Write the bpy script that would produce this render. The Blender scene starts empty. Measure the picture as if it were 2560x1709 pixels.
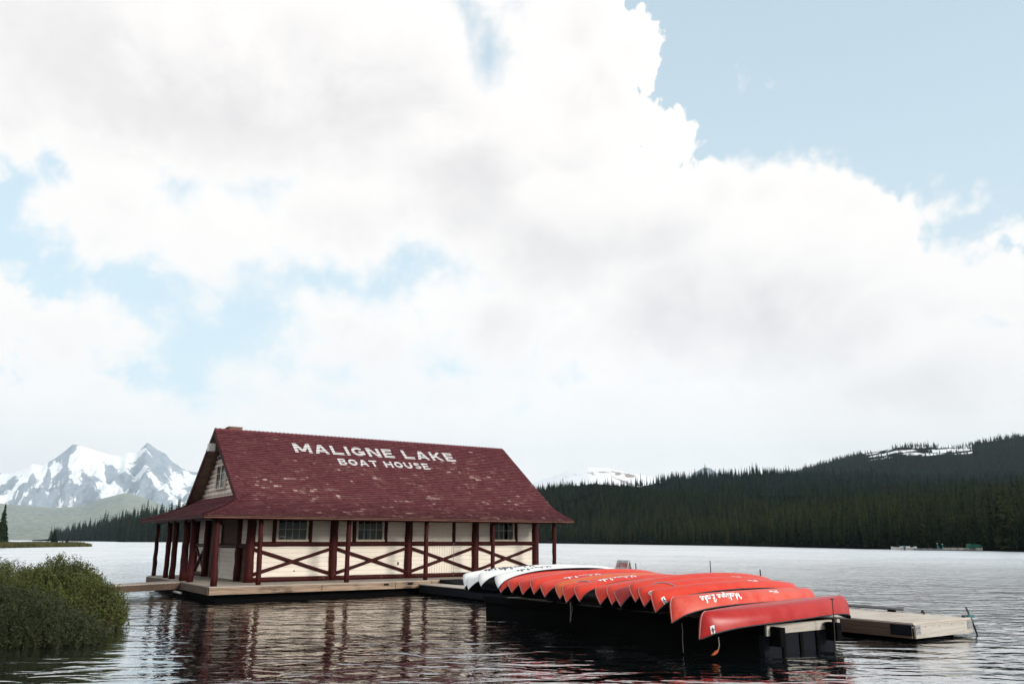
import bpy, bmesh, math, random
import numpy as np
from math import sin, cos, pi, radians, atan2, sqrt, hypot
from mathutils import Vector, Matrix, Euler

random.seed(7)
rng = np.random.default_rng(11)
scene = bpy.context.scene
col = scene.collection

# ------------------------------------------------------------------ camera, sky, sun, exposure
CAM_Z = 2.39                     # metres above the lake
F_PX, HOR, CX, CY = 2038.0, 1348.0, 1280.0, 854.5      # measured on the 2560 px wide photograph
PITCH = atan2(HOR - CY, F_PX)
cam_d = bpy.data.cameras.new("camera")
cam = bpy.data.objects.new("camera", cam_d)
col.objects.link(cam)
cam.location = (0, 0, CAM_Z)
cam.rotation_euler = (pi / 2 + PITCH, 0, 0)
cam_d.sensor_width = 36.0
cam_d.lens = F_PX / 2560.0 * 36.0
cam_d.clip_start, cam_d.clip_end = 0.1, 60000
scene.camera = cam

scene.view_settings.view_transform = 'Standard'
scene.view_settings.look = 'None'
scene.view_settings.gamma = 1.0
scene.view_settings.exposure = 0.0
scene.cycles.use_denoising = True
scene.cycles.max_bounces = 8
scene.cycles.diffuse_bounces = 3
scene.cycles.glossy_bounces = 3
scene.cycles.transparent_max_bounces = 8
scene.cycles.volume_bounces = 1
scene.cycles.sample_clamp_indirect = 6.0
scene.cycles.caustics_reflective = False
scene.cycles.caustics_refractive = False

SUN_AZ = atan2(0.78, -0.62)      # compass-like angle from +Y towards +X
SUN_EL = radians(18)
sun_d = bpy.data.lights.new("sun", 'SUN')
sun_d.energy = 3.6
sun_d.angle = radians(13)
sun_d.color = (1.0, 0.94, 0.86)
sun = bpy.data.objects.new("sun", sun_d)
col.objects.link(sun)
sdir = Vector((sin(SUN_AZ) * cos(SUN_EL), cos(SUN_AZ) * cos(SUN_EL), sin(SUN_EL)))
sun.rotation_euler = sdir.to_track_quat('Z', 'Y').to_euler()
sun.location = sdir * 100


def ray(px, py):
    """world direction of a photo pixel (used only to survey real positions)"""
    c, s = cos(PITCH), sin(PITCH)
    dx = (px - CX) / F_PX
    dy = -(py - CY) / F_PX
    return Vector((dx, c - dy * s, s + dy * c))


def azel(px, py):
    d = ray(px, py).normalized()
    return atan2(d.x, d.y), math.asin(d.z)


class NT:
    """tiny node-graph helper"""
    def __init__(self, tree):
        self.t = tree
        self.n = tree.nodes
        self.l = tree.links

    def node(self, kind, **kw):
        nd = self.n.new(kind)
        for k, v in kw.items():
            setattr(nd, k, v)
        return nd

    def put(self, sock, v):
        if isinstance(v, bpy.types.NodeSocket):
            self.l.new(v, sock)
        else:
            sock.default_value = v

    def math(self, op, a, b=0.0, c=0.0, clamp=False):
        nd = self.node('ShaderNodeMath', operation=op, use_clamp=clamp)
        self.put(nd.inputs[0], a)
        self.put(nd.inputs[1], b)
        self.put(nd.inputs[2], c)
        return nd.outputs[0]

    def vmath(self, op, a, b=(0, 0, 0)):
        nd = self.node('ShaderNodeVectorMath', operation=op)
        self.put(nd.inputs[0], a)
        self.put(nd.inputs[1], b)
        return nd.outputs[0]

    def noise(self, vec, scale, detail=3.0, rough=0.5, dist=0.0, color=False):
        nd = self.node('ShaderNodeTexNoise')
        if vec is not None:
            self.put(nd.inputs['Vector'], vec)
        nd.inputs['Scale'].default_value = scale
        nd.inputs['Detail'].default_value = detail
        nd.inputs['Roughness'].default_value = rough
        nd.inputs['Distortion'].default_value = dist
        return nd.outputs['Color' if color else 'Fac']

    def smooth(self, v, lo, hi, a=0.0, b=1.0):
        nd = self.node('ShaderNodeMapRange', interpolation_type='SMOOTHSTEP')
        self.put(nd.inputs['Value'], v)
        self.put(nd.inputs['From Min'], lo)
        self.put(nd.inputs['From Max'], hi)
        self.put(nd.inputs['To Min'], a)
        self.put(nd.inputs['To Max'], b)
        return nd.outputs['Result']

    def mix(self, fac, a, b, mode='MIX'):
        nd = self.node('ShaderNodeMix', data_type='RGBA', blend_type=mode)
        self.put(nd.inputs[0], fac)
        for s, v in ((nd.inputs[6], a), (nd.inputs[7], b)):
            if isinstance(v, tuple) and len(v) == 3:
                v = (*v, 1.0)
            self.put(s, v)
        return nd.outputs[2]

    def mapping(self, vec, scale=(1, 1, 1), rot=(0, 0, 0), loc=(0, 0, 0)):
        nd = self.node('ShaderNodeMapping')
        self.put(nd.inputs['Vector'], vec)
        nd.inputs['Scale'].default_value = scale
        nd.inputs['Rotation'].default_value = rot
        nd.inputs['Location'].default_value = loc
        return nd.outputs[0]


# ---- world: Nishita sky with broken cumulus, laid out in compass angle and elevation
world = bpy.data.worlds.new("World")
scene.world = world
world.use_nodes = True
world.node_tree.nodes.clear()
g = NT(world.node_tree)
SKY_STRENGTH = 0.15
sky = g.node('ShaderNodeTexSky', sky_type='NISHITA')
sky.sun_disc = False
sky.sun_elevation = SUN_EL
sky.sun_rotation = SUN_AZ
sky.altitude = 1600
sky.air_density = 1.0
sky.dust_density = 1.2
sky.ozone_density = 1.0
tc = g.node('ShaderNodeTexCoord')
dirv = tc.outputs['Generated']
sep = g.node('ShaderNodeSeparateXYZ')
g.l.new(dirv, sep.inputs[0])
az = g.math('ARCTAN2', sep.outputs[0], sep.outputs[1])
el = g.math('ARCSINE', sep.outputs[2])


cmb = g.node('ShaderNodeCombineXYZ')
g.l.new(az, cmb.inputs[0])
g.l.new(el, cmb.inputs[1])
ang = cmb.outputs[0]             # (compass angle, elevation) in radians


def blob(px, py, rx, ry, rot=0.0):
    a0, e0 = azel(px, py)
    a1, _ = azel(px + rx * 0.5, py)
    a2, _ = azel(px - rx * 0.5, py)
    _, e1 = azel(px, py - ry * 0.5)
    _, e2 = azel(px, py + ry * 0.5)
    ra, re = abs(a1 - a2), abs(e1 - e2)
    mp = g.node('ShaderNodeMapping', vector_type='TEXTURE')
    g.l.new(ang, mp.inputs['Vector'])
    mp.inputs['Location'].default_value = (a0, e0, 0)
    mp.inputs['Rotation'].default_value = (0, 0, rot)
    mp.inputs['Scale'].default_value = (ra, re, 1)
    ln = g.node('ShaderNodeVectorMath', operation='LENGTH')
    g.l.new(mp.outputs[0], ln.inputs[0])
    k = min(ra, re)
    sp = g.node('ShaderNodeSeparateXYZ')
    g.l.new(mp.outputs[0], sp.inputs[0])
    return g.math('MULTIPLY_ADD', ln.outputs['Value'], -k, k), sp.outputs[1]


def noise2(vec, scale, detail=3.0, rough=0.5, dist=0.0):
    nd = g.node('ShaderNodeTexNoise', noise_dimensions='2D')
    g.put(nd.inputs['Vector'], vec)
    nd.inputs['Scale'].default_value = scale
    nd.inputs['Detail'].default_value = detail
    nd.inputs['Roughness'].default_value = rough
    nd.inputs['Distortion'].default_value = dist
    return nd.outputs['Fac']


# banks of cumulus: (photo column, row) of the centre and half sizes, only to aim them
CLOUDS = [(600, 190, 1150, 330, 0), (1180, 300, 330, 330, 0), (300, 525, 185, 160, -.1), (560, 580, 235, 135, 0), (860, 530, 280, 145, 0),
          (1180, 500, 330, 175, 0), (1420, 580, 330, 260, 0), (-120, 250, 360, 125, 0),
          # stepped billows of the tall cloud edge on the right
          (1440, 60, 130, 130, 0), (1545, 125, 95, 92, 0), (1520, 245, 125, 110, 0), (1590, 320, 98, 95, 0), (1640, 410, 100, 88, 0),
          (1790, 470, 96, 92, 0), (1905, 470, 115, 107, 0), (2030, 490, 105, 97, 0), (2120, 520, 95, 92, 0), (2180, 580, 100, 105, 0),
          (2268, 490, 38, 42, 0), (2255, 585, 78, 88, 0), (2240, 680, 105, 90, 0), (2330, 770, 100, 86, 0), (2440, 770, 90, 74, 0), (2540, 760, 80, 92, 0),
          (1950, 740, 420, 280, 0), (1700, 760, 300, 260, 0), (2350, 950, 500, 190, 0), (1700, 1010, 700, 110, 0), (1400, 850, 190, 120, 0), (1430, 330, 190, 260, 0), (1500, 190, 130, 150, 0), (1640, 590, 230, 190, 0), (2120, 700, 200, 190, 0),
          # lower banks
          (1000, 862, 235, 112, -.05), (1240, 800, 250, 150, 0), (880, 805, 110, 62, -.3), (120, 822, 232, 108, 0), (55, 790, 130, 96, 0), (205, 790, 75, 78, 0), (285, 850, 82, 78, 0),
          (1280, 1310, 4200, 345, 0), (690, 1000, 120, 60, 0), (590, 985, 60, 36, 0), (800, 975, 80, 42, 0), (890, 990, 110, 56, 0), (470, 1010, 90, 34, 0), (250, 965, 120, 40, 0), (1090, 970, 180, 80, 0), (2446, 612, 58, 40, 0), (2425, 526, 22, 14, .4)]
HOLES = [(1178, 55, 22, 100, .62), (45, 585, 120, 62, -.25)]
D = None
HI = None                        # height within the billow one looks at: -1 base .. 1 top
for b in CLOUDS:
    v, yl = blob(*b)
    if D is None:
        D, HI = v, yl
        continue
    w_ = g.smooth(g.math('SUBTRACT', v, D), -0.022, 0.022)
    mf = g.node('ShaderNodeMix', data_type='FLOAT')
    g.put(mf.inputs[0], w_)
    g.put(mf.inputs[2], HI)
    g.put(mf.inputs[3], yl)
    HI = mf.outputs[0]
    D = g.math('SMOOTH_MAX', D, v, 0.022)
# the same broken cover goes on round the rest of the horizon
cover = g.math('MULTIPLY_ADD', noise2(ang, 2.3, 3, 0.5), 1.1, -0.50)
out = g.math('MAXIMUM', g.smooth(g.math('ABSOLUTE', az), 0.66, 0.95), g.smooth(el, 0.72, 0.95))
cover = g.math('ADD', cover, g.math('MULTIPLY_ADD', out, 2.0, -2.0))
D = g.math('MAXIMUM', D, cover)
for b in HOLES:
    v, _y = blob(*b)
    D = g.math('SMOOTH_MIN', D, g.math('MULTIPLY', v, -1.2), 0.02)
vor = g.node('ShaderNodeTexVoronoi', voronoi_dimensions='2D', feature='F1')
vor.inputs['Scale'].default_value = 13.0
vor.inputs['Detail'].default_value = 2.6
vor.inputs['Roughness'].default_value = 0.52
vor.inputs['Lacunarity'].default_value = 2.3
vor.normalize = True
big = noise2(ang, 6.0, 3, 0.55)
wv = g.node('ShaderNodeVectorMath', operation='SCALE')
g.l.new(ang, wv.inputs[0])
g.l.new(g.math('MULTIPLY_ADD', big, 0.16, 0.92), wv.inputs['Scale'])
g.l.new(wv.outputs[0], vor.inputs['Vector'])
fine = noise2(ang, 30.0, 6, 0.62, 0.3)
Dn = g.math('ADD', D, g.math('MULTIPLY_ADD', big, 0.060, -0.030))
Dn = g.math('ADD', Dn, g.math('MULTIPLY_ADD', vor.outputs['Distance'], -0.105, 0.034))
Dn = g.math('ADD', Dn, g.math('MULTIPLY_ADD', fine, 0.036, -0.018))
mid = noise2(ang, 3.6, 4, 0.55)
firm = g.math('MAXIMUM', g.math('MULTIPLY', g.smooth(az, 0.02, 0.16), g.smooth(el, 0.16, 0.26)), g.math('MULTIPLY', g.smooth(az, -0.36, -0.44), 0.7))
soft = g.math('MULTIPLY_ADD', firm, -0.021, g.smooth(mid, 0.40, 0.60, 0.024, 0.038))
mask = g.smooth(Dn, g.math('MULTIPLY', soft, -1.0), soft)
depth_in = g.smooth(Dn, -0.005, 0.11)
shv = g.mapping(ang, (1, 1.7, 1), loc=(1.3, 0.2, 0))
shade = g.smooth(noise2(shv, 3.4, 6, 0.54, 0.3), 0.26, 0.66)
puffs = g.smooth(vor.outputs['Distance'], 0.12, 0.62)
base_ = g.smooth(g.math('ADD', HI, g.math('MULTIPLY_ADD', shade, -0.9, 0.45)), 0.55, -0.75)
grey = g.math('MULTIPLY', depth_in, g.math('MULTIPLY_ADD', puffs, 0.34, g.math('ADD', g.math('MULTIPLY', base_, 0.50), g.math('MULTIPLY', shade, 0.16))))
K = 1.0 / SKY_STRENGTH
grey = g.math('MULTIPLY', grey, g.smooth(el, 0.0, 0.26, 0.85, 1.0))
cloud_c = g.mix(grey, (1.09 * K, 1.055 * K, 1.03 * K), (0.79 * K, 0.77 * K, 0.78 * K))
# thin milky veil of ice cloud over the blue, denser towards the horizon
veil = g.smooth(el, 0.05, 0.66, 0.94, 0.66)
skyc = g.mix(1.0, sky.outputs[0], (1.5, 1.7, 1.5), 'MULTIPLY')
blue_c = g.mix(veil, skyc, (0.73 * K, 0.875 * K, 0.955 * K))
wc = g.mix(mask, blue_c, cloud_c)
bg = g.node('ShaderNodeBackground')
g.l.new(wc, bg.inputs[0])
bg.inputs[1].default_value = SKY_STRENGTH
wo = g.node('ShaderNodeOutputWorld')
g.l.new(bg.outputs[0], wo.inputs[0])
world.cycles.sampling_method = 'MANUAL'
world.cycles.sample_map_resolution = 256

# ------------------------------------------------------------------ frame of the boathouse and docks
YAW = 0.983
ORG = Vector((-11.884, 33.341, 0.59))          # front left corner of the boathouse deck, deck level
LDIR = Vector((sin(YAW), cos(YAW), 0))         # u: along the boathouse front
SDIR = Vector((-cos(YAW), sin(YAW), 0))        # v: away from the viewer
ROTZ = pi / 2 - YAW
WATER = -0.59                                  # lake level in that frame


def W(u, v, z=0.0):
    return ORG + LDIR * u + SDIR * v + Vector((0, 0, z))


# ------------------------------------------------------------------ object helpers
def link(o, parent=None):
    col.objects.link(o)
    if parent is not None:
        o.parent = parent
    return o


def tag(o, label=None, cat=None, group=None, kind=None):
    if label:
        o['label'] = label
    if cat:
        o['category'] = cat
    if group:
        o['group'] = group
    if kind:
        o['kind'] = kind
    return o


def empty(name, loc=(0, 0, 0), rz=0.0, parent=None):
    o = bpy.data.objects.new(name, None)
    o.empty_display_size = 0.2
    o.location = loc
    o.rotation_euler = (0, 0, rz)
    return link(o, parent)


class MB:
    """collects simple solids into one mesh"""
    def __init__(self):
        self.v, self.f = [], []

    def add(self, verts, faces):
        b = len(self.v)
        self.v.extend([tuple(p) for p in verts])
        self.f.extend([tuple(b + i for i in fc) for fc in faces])
        return self

    def box(self, x0, x1, y0, y1, z0, z1, m=None):
        vs = [Vector((x, y, z)) for x in (x0, x1) for y in (y0, y1) for z in (z0, z1)]
        if m is not None:
            vs = [m @ p for p in vs]
        return self.add(vs, [(0, 1, 3, 2), (4, 6, 7, 5), (0, 4, 5, 1), (2, 3, 7, 6), (0, 2, 6, 4), (1, 5, 7, 3)])

    def tube(self, pts, rad, n=8, cap=True):
        pts = [Vector(p) for p in pts]
        if not hasattr(rad, '__len__'):
            rad = [rad] * len(pts)
        b = len(self.v)
        ref = None
        for i, p in enumerate(pts):
            t = (pts[min(i + 1, len(pts) - 1)] - pts[max(i - 1, 0)]).normalized()
            if ref is None:
                ref = Vector((0, 0, 1)) if abs(t.z) < 0.9 else Vector((1, 0, 0))
            a = t.cross(ref).normalized()
            c = a.cross(t)
            ref = c
            for k in range(n):
                q = 2 * pi * k / n
                self.v.append(tuple(p + (a * cos(q) + c * sin(q)) * rad[i]))
        for i in range(len(pts) - 1):
            for k in range(n):
                k2 = (k + 1) % n
                self.f.append((b + i * n + k, b + (i + 1) * n + k, b + (i + 1) * n + k2, b + i * n + k2))
        if cap:
            self.f.append(tuple(b + k for k in range(n)))
            e = b + (len(pts) - 1) * n
            self.f.append(tuple(e + k for k in reversed(range(n))))
        return self

    def prism(self, poly, axis, a0, a1):
        """poly in the two remaining axes (x,z for axis y; y,z for axis x; x,y for axis z)"""
        def mk(p, a):
            return {'x': (a, p[0], p[1]), 'y': (p[0], a, p[1]), 'z': (p[0], p[1], a)}[axis]
        n = len(poly)
        vs = [mk(p, a0) for p in poly] + [mk(p, a1) for p in poly]
        fs = [(i, (i + 1) % n, n + (i + 1) % n, n + i) for i in range(n)]
        fs += [tuple(reversed(range(n))), tuple(range(n, 2 * n))]
        return self.add(vs, fs)

    def mesh(self, name, mat=None, smooth=False):
        me = bpy.data.meshes.new(name)
        me.from_pydata(self.v, [], self.f)
        me.update()
        bm = bmesh.new()
        bm.from_mesh(me)
        bmesh.ops.recalc_face_normals(bm, faces=bm.faces)
        bm.to_mesh(me)
        bm.free()
        if mat:
            me.materials.append(mat)
        if smooth:
            me.polygons.foreach_set('use_smooth', [True] * len(me.polygons))
        return me

    def build(self, name, mat=None, parent=None, smooth=False, loc=None, rz=None):
        o = bpy.data.objects.new(name, self.mesh(name, mat, smooth))
        if loc is not None:
            o.location = loc
        if rz is not None:
            o.rotation_euler = (0, 0, rz)
        return link(o, parent)


_mesh_cache = {}


def box_part(name, mat, parent, x0, x1, y0, y1, z0, z1, rot=None):
    """a box as its own object; boxes of one size and material share mesh data"""
    s = (round(x1 - x0, 3), round(y1 - y0, 3), round(z1 - z0, 3))
    key = (mat.name, s)
    if key not in _mesh_cache:
        b = min(0.006, min(s) * 0.2)
        m = MB()
        hx, hy, hz = s[0] / 2, s[1] / 2, s[2] / 2
        m.box(-hx, hx, -hy, hy, -hz, hz)
        me = m.mesh(name, mat)
        if min(s) > 0.012:
            bm = bmesh.new()
            bm.from_mesh(me)
            bmesh.ops.bevel(bm, geom=bm.edges[:], offset=b, segments=1, affect='EDGES')
            bm.to_mesh(me)
            bm.free()
        _mesh_cache[key] = me
    o = bpy.data.objects.new(name, _mesh_cache[key])
    o.location = ((x0 + x1) / 2, (y0 + y1) / 2, (z0 + z1) / 2)
    if rot:
        o.rotation_euler = rot
    return link(o, parent)


def log_pts(a, b, r, n=9, wob=0.012, taper=0.92, seed=0):
    rr = random.Random(seed)
    a, b = Vector(a), Vector(b)
    pts, rad = [], []
    for i in range(n):
        t = i / (n - 1)
        p = a.lerp(b, t)
        if 0 < i < n - 1:
            p += Vector((rr.uniform(-wob, wob), rr.uniform(-wob, wob), rr.uniform(-wob, wob)))
        pts.append(p)
        k = r * (1 + (taper - 1) * t) * (1 + rr.uniform(-0.06, 0.07))
        rad.append(k)
    return pts, rad


def log_part(name, mat, parent, a, b, r, n=9, wob=0.012, taper=0.92, seed=0, sides=10):
    pts, rad = log_pts(a, b, r, n, wob, taper, seed)
    return MB().tube(pts, rad, sides).build(name, mat, parent, smooth=True)


# ------------------------------------------------------------------ numpy noise
_perm = rng.random((256, 256))


def vnoise(x, y, seed=0):
    x = np.asarray(x, float) + seed * 17.13
    y = np.asarray(y, float) + seed * 9.71
    xi, yi = np.floor(x).astype(int), np.floor(y).astype(int)
    fx, fy = x - xi, y - yi
    fx = fx * fx * (3 - 2 * fx)
    fy = fy * fy * (3 - 2 * fy)
    a = _perm[xi & 255, yi & 255]
    b = _perm[(xi + 1) & 255, yi & 255]
    c = _perm[xi & 255, (yi + 1) & 255]
    d = _perm[(xi + 1) & 255, (yi + 1) & 255]
    return (a * (1 - fx) + b * fx) * (1 - fy) + (c * (1 - fx) + d * fx) * fy


def fbm(x, y, octaves=5, seed=0, gain=0.5):
    s, a, n = 0.0, 1.0, 0.0
    for i in range(octaves):
        s = s + a * vnoise(x * 2 ** i, y * 2 ** i, seed + i * 3)
        n += a
        a *= gain
    return s / n


def ridged(x, y, octaves=5, seed=0, gain=0.55):
    s, a, n = 0.0, 1.0, 0.0
    for i in range(octaves):
        s = s + a * (1 - np.abs(2 * vnoise(x * 2 ** i, y * 2 ** i, seed + i * 5) - 1))
        n += a
        a *= gain
    return s / n


# ------------------------------------------------------------------ materials
def mat_base(name, rough=0.7, spec=0.35):
    m = bpy.data.materials.new(name)
    m.use_nodes = True
    t = NT(m.node_tree)
    p = m.node_tree.nodes['Principled BSDF']
    p.inputs['Roughness'].default_value = rough
    p.inputs['Specular IOR Level'].default_value = spec
    return m, t, p


def bump(t, p, h, strength=0.4, dist=0.02):
    b = t.node('ShaderNodeBump')
    b.inputs['Strength'].default_value = strength
    b.inputs['Distance'].default_value = dist
    t.put(b.inputs['Height'], h)
    t.l.new(b.outputs[0], p.inputs['Normal'])


def pos(t):
    return t.node('ShaderNodeNewGeometry').outputs['Position']


def frame_pos(t, scale=(1, 1, 1)):
    """position turned into the boathouse frame, then scaled"""
    a = t.mapping(pos(t), rot=(0, 0, -ROTZ))
    return t.mapping(a, scale=scale)


def plain(name, c, rough=0.7, spec=0.35, var=0.12, nscale=6.0):
    m, t, p = mat_base(name, rough, spec)
    n = t.noise(pos(t), nscale, 4, 0.6)
    k = t.smooth(n, 0.3, 0.7)
    t.l.new(t.mix(k, tuple(x * (1 - var) for x in c), tuple(min(1, x * (1 + var)) for x in c)), p.inputs['Base Color'])
    return m


def wood(name, light, dark, grain=(0.5, 9, 9), rough=0.8, streak=0.5, stain=(0.05, 0.035, 0.025), stain_amt=0.5):
    m, t, p = mat_base(name, rough, 0.25)
    q = frame_pos(t, grain)
    n1 = t.noise(q, 2.0, 6, 0.65, 0.3)
    n2 = t.noise(frame_pos(t, (0.6, 0.6, 0.6)), 1.2, 4, 0.6)
    oi = t.node('ShaderNodeObjectInfo').outputs['Random']
    c = t.mix(t.smooth(n1, 0.3, 0.72), light, dark)
    c = t.mix(t.math('MULTIPLY', oi, 0.35), c, tuple((a + b) / 2.6 for a, b in zip(light, dark)))
    st = t.math('MULTIPLY', t.smooth(n2, 0.52, 0.68), t.smooth(n1, 0.35, 0.6))
    c = t.mix(t.math('MULTIPLY', st, stain_amt), c, stain)
    t.l.new(c, p.inputs['Base Color'])
    bump(t, p, n1, 0.5, 0.008)
    return m


M_deck = wood('weathered_deck_boards', (0.47, 0.41, 0.345), (0.31, 0.262, 0.215), (0.5, 10, 10), stain_amt=0.35)
M_dock = wood('pale_dock_boards', (0.64, 0.575, 0.50), (0.48, 0.42, 0.36), (0.6, 9, 9), stain=(0.24, 0.16, 0.10), stain_amt=0.35)
M_fascia = wood('stained_fascia_timber', (0.42, 0.31, 0.225), (0.15, 0.098, 0.068), (0.45, 6, 9), stain=(0.03, 0.018, 0.012), stain_amt=0.85)
M_fasciav = wood('shaded_side_timber', (0.13, 0.085, 0.062), (0.07, 0.046, 0.034), (6, 0.45, 9), stain_amt=0.6)  # sides facing off the sun: their shade is darkened into the timber
M_plank = wood('pale_painted_timber', (0.60, 0.565, 0.51), (0.40, 0.365, 0.315), (0.5, 8, 8), stain=(0.22, 0.17, 0.12), stain_amt=0.4)
M_dark = plain('dark_shaded_timber', (0.004, 0.004, 0.0045), 0.9, 0.05)  # near-black timber; on the rack bearers its colour stands for shade
M_navy = plain('dark_blue_grey_steel', (0.006, 0.008, 0.012), 0.7, 0.1)
M_steel = plain('dull_galvanised_steel', (0.26, 0.27, 0.28), 0.45, 0.5, 0.25, 12)
M_iron = plain('black_iron', (0.025, 0.022, 0.02), 0.55, 0.4)
M_white = plain('white_enamel', (0.72, 0.72, 0.71), 0.5)
M_rope = plain('grey_rope', (0.26, 0.24, 0.21), 0.9)
M_yrope = plain('yellow_rope', (0.42, 0.30, 0.05), 0.85)
M_orange = plain('orange_plastic', (0.36, 0.075, 0.018), 0.6, 0.2)
M_ink = plain('faded_black_ink', (0.06, 0.07, 0.10), 0.7)
M_redink = plain('faded_red_ink', (0.45, 0.05, 0.05), 0.7)
M_brick = plain('brown_chimney_stone', (0.20, 0.12, 0.09), 0.9, 0.2, 0.5, 9)
M_green = plain('dark_green_canvas', (0.02, 0.12, 0.085), 0.7)
M_teal = plain('teal_paint', (0.03, 0.16, 0.17), 0.6)
M_rubber = plain('grey_rubber', (0.13, 0.13, 0.14), 0.6, 0.2)


def cream_paint():
    m, t, p = mat_base('cream_wall_paint', 0.75, 0.2)
    n = t.noise(frame_pos(t, (0.7, 0.7, 3.0)), 1.5, 5, 0.62)
    gr = t.noise(frame_pos(t, (0.8, 30, 30)), 1.0, 4, 0.6)
    c = t.mix(t.smooth(n, 0.35, 0.72), (0.84, 0.77, 0.675), (0.76, 0.685, 0.585))
    c = t.mix(t.math('MULTIPLY', t.smooth(gr, 0.55, 0.75), 0.25), c, (0.56, 0.48, 0.37))
    t.l.new(c, p.inputs['Base Color'])
    bump(t, p, gr, 0.25, 0.004)
    return m


def log_paint():
    """maroon log paint, worn to pinkish bare wood low on the posts"""
    m, t, p = mat_base('maroon_log_paint', 0.6, 0.12)
    q = frame_pos(t, (7, 7, 1.2))
    n = t.noise(q, 1.6, 6, 0.65, 0.5)
    z = t.node('ShaderNodeSeparateXYZ')
    t.l.new(pos(t), z.inputs[0])
    low = t.smooth(z.outputs[2], 0.6, 1.9, 0.10, 0.0)
    c = t.mix(t.smooth(n, 0.3, 0.7), (0.056, 0.0088, 0.0080), (0.031, 0.0058, 0.0056))
    wear = t.smooth(t.math('ADD', n, low), 0.70, 0.80)
    c = t.mix(t.math('MULTIPLY', wear, 0.75), c, (0.34, 0.17, 0.13))
    t.l.new(c, p.inputs['Base Color'])
    bump(t, p, n, 0.4, 0.012)
    return m


M_cream = cream_paint()
M_log = log_paint()
M_trim = plain('maroon_trim_paint', (0.050, 0.010, 0.010), 0.7, 0.1, 0.3, 3)
M_soffit = plain('dark_soffit_boards', (0.10, 0.055, 0.04), 0.8, 0.2, 0.3, 4)
M_rake = plain('brown_rake_soffit', (0.25, 0.185, 0.145), 0.8, 0.2, 0.2, 4)
M_frame = plain('cream_window_frame', (0.66, 0.58, 0.46), 0.6)
M_gable = plain('gable_log_siding', (0.72, 0.63, 0.54), 0.75, 0.2, 0.16, 2.5)


def glass():
    m = bpy.data.materials.new('window_glass')
    m.use_nodes = True
    t = NT(m.node_tree)
    t.n.clear()
    gl = t.node('ShaderNodeBsdfGlossy')
    gl.inputs['Roughness'].default_value = 0.04
    gl.inputs['Color'].default_value = (0.8, 0.87, 0.9, 1)
    tr = t.node('ShaderNodeBsdfTransparent')
    tr.inputs['Color'].default_value = (0.55, 0.6, 0.6, 1)
    fr = t.node('ShaderNodeFresnel')
    fr.inputs['IOR'].default_value = 1.25
    nb = t.node('ShaderNodeBump')
    nb.inputs['Strength'].default_value = 0.12
    nb.inputs['Distance'].default_value = 0.02
    t.l.new(t.noise(pos(t), 3.0, 2, 0.5), nb.inputs['Height'])
    t.l.new(nb.outputs[0], gl.inputs['Normal'])
    mx = t.node('ShaderNodeMixShader')
    t.l.new(fr.outputs[0], mx.inputs[0])
    t.l.new(tr.outputs[0], mx.inputs[1])
    t.l.new(gl.outputs[0], mx.inputs[2])
    o = t.node('ShaderNodeOutputMaterial')
    t.l.new(mx.outputs[0], o.inputs[0])
    return m


M_glass = glass()


def shingle_mat():
    m, t, p = mat_base('faded_red_shingles', 0.85, 0.06)
    w = t.node('ShaderNodeAttribute', attribute_name='wear').outputs['Fac']
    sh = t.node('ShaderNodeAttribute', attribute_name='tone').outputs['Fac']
    q = frame_pos(t, (3.0, 9, 9))
    n = t.noise(q, 4.2, 5, 0.65)
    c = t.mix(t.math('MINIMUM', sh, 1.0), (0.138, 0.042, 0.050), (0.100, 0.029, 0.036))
    c = t.mix(t.math('GREATER_THAN', sh, 1.5), c, (0.030, 0.009, 0.011))  # butt faces darkened: the shadow line under each course is painted in
    c = t.mix(t.math('MULTIPLY', t.smooth(n, 0.4, 0.75), 0.35), c, (0.148, 0.052, 0.054))
    dust = t.smooth(t.math('ADD', w, t.math('MULTIPLY', n, 0.35)), 0.40, 0.9)
    c = t.mix(t.math('MULTIPLY', dust, 0.55), c, (0.165, 0.068, 0.064))
    bare = t.smooth(t.math('ADD', w, t.math('MULTIPLY', t.math('SUBTRACT', n, 0.5), 1.5)), 0.84, 0.94)
    c = t.mix(bare, c, (0.44, 0.31, 0.275))
    t.l.new(c, p.inputs['Base Color'])
    bump(t, p, n, 0.3, 0.006)
    return m


M_shingle = shingle_mat()
M_letter = plain('white_roof_lettering_paint', (0.80, 0.79, 0.78), 0.7, 0.2, 0.05, 8)


def hull_mat(name, c, fade, rough=0.38, fade_amt=0.5, spec=0.28):
    m, t, p = mat_base(name, rough, spec)
    oc = t.node('ShaderNodeTexCoord').outputs['Object']
    n1 = t.noise(oc, 2.2, 4, 0.6)
    n2 = t.noise(t.mapping(oc, (2.0, 14, 14)), 3.0, 5, 0.65)
    k = t.math('MULTIPLY', t.smooth(t.math('ADD', n1, t.math('MULTIPLY', n2, 0.25)), 0.45, 0.75), fade_amt)
    cc = t.mix(k, c, fade)
    scr = t.smooth(t.noise(t.mapping(oc, (5, 40, 40)), 2.0, 3, 0.6), 0.70, 0.78)
    cc = t.mix(t.math('MULTIPLY', scr, 0.30), cc, tuple(min(1, x * 1.3 + 0.18) for x in fade))
    cc = t.mix(t.node('ShaderNodeNewGeometry').outputs['Backfacing'], cc, (0.012, 0.012, 0.013))   # shade inside the upturned hull painted in as near-black
    t.l.new(cc, p.inputs['Base Color'])
    r = t.math('ADD', t.math('MULTIPLY', n1, 0.25), rough - 0.1)
    t.l.new(r, p.inputs['Roughness'])
    bump(t, p, n1, 0.12, 0.02)
    return m


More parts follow.
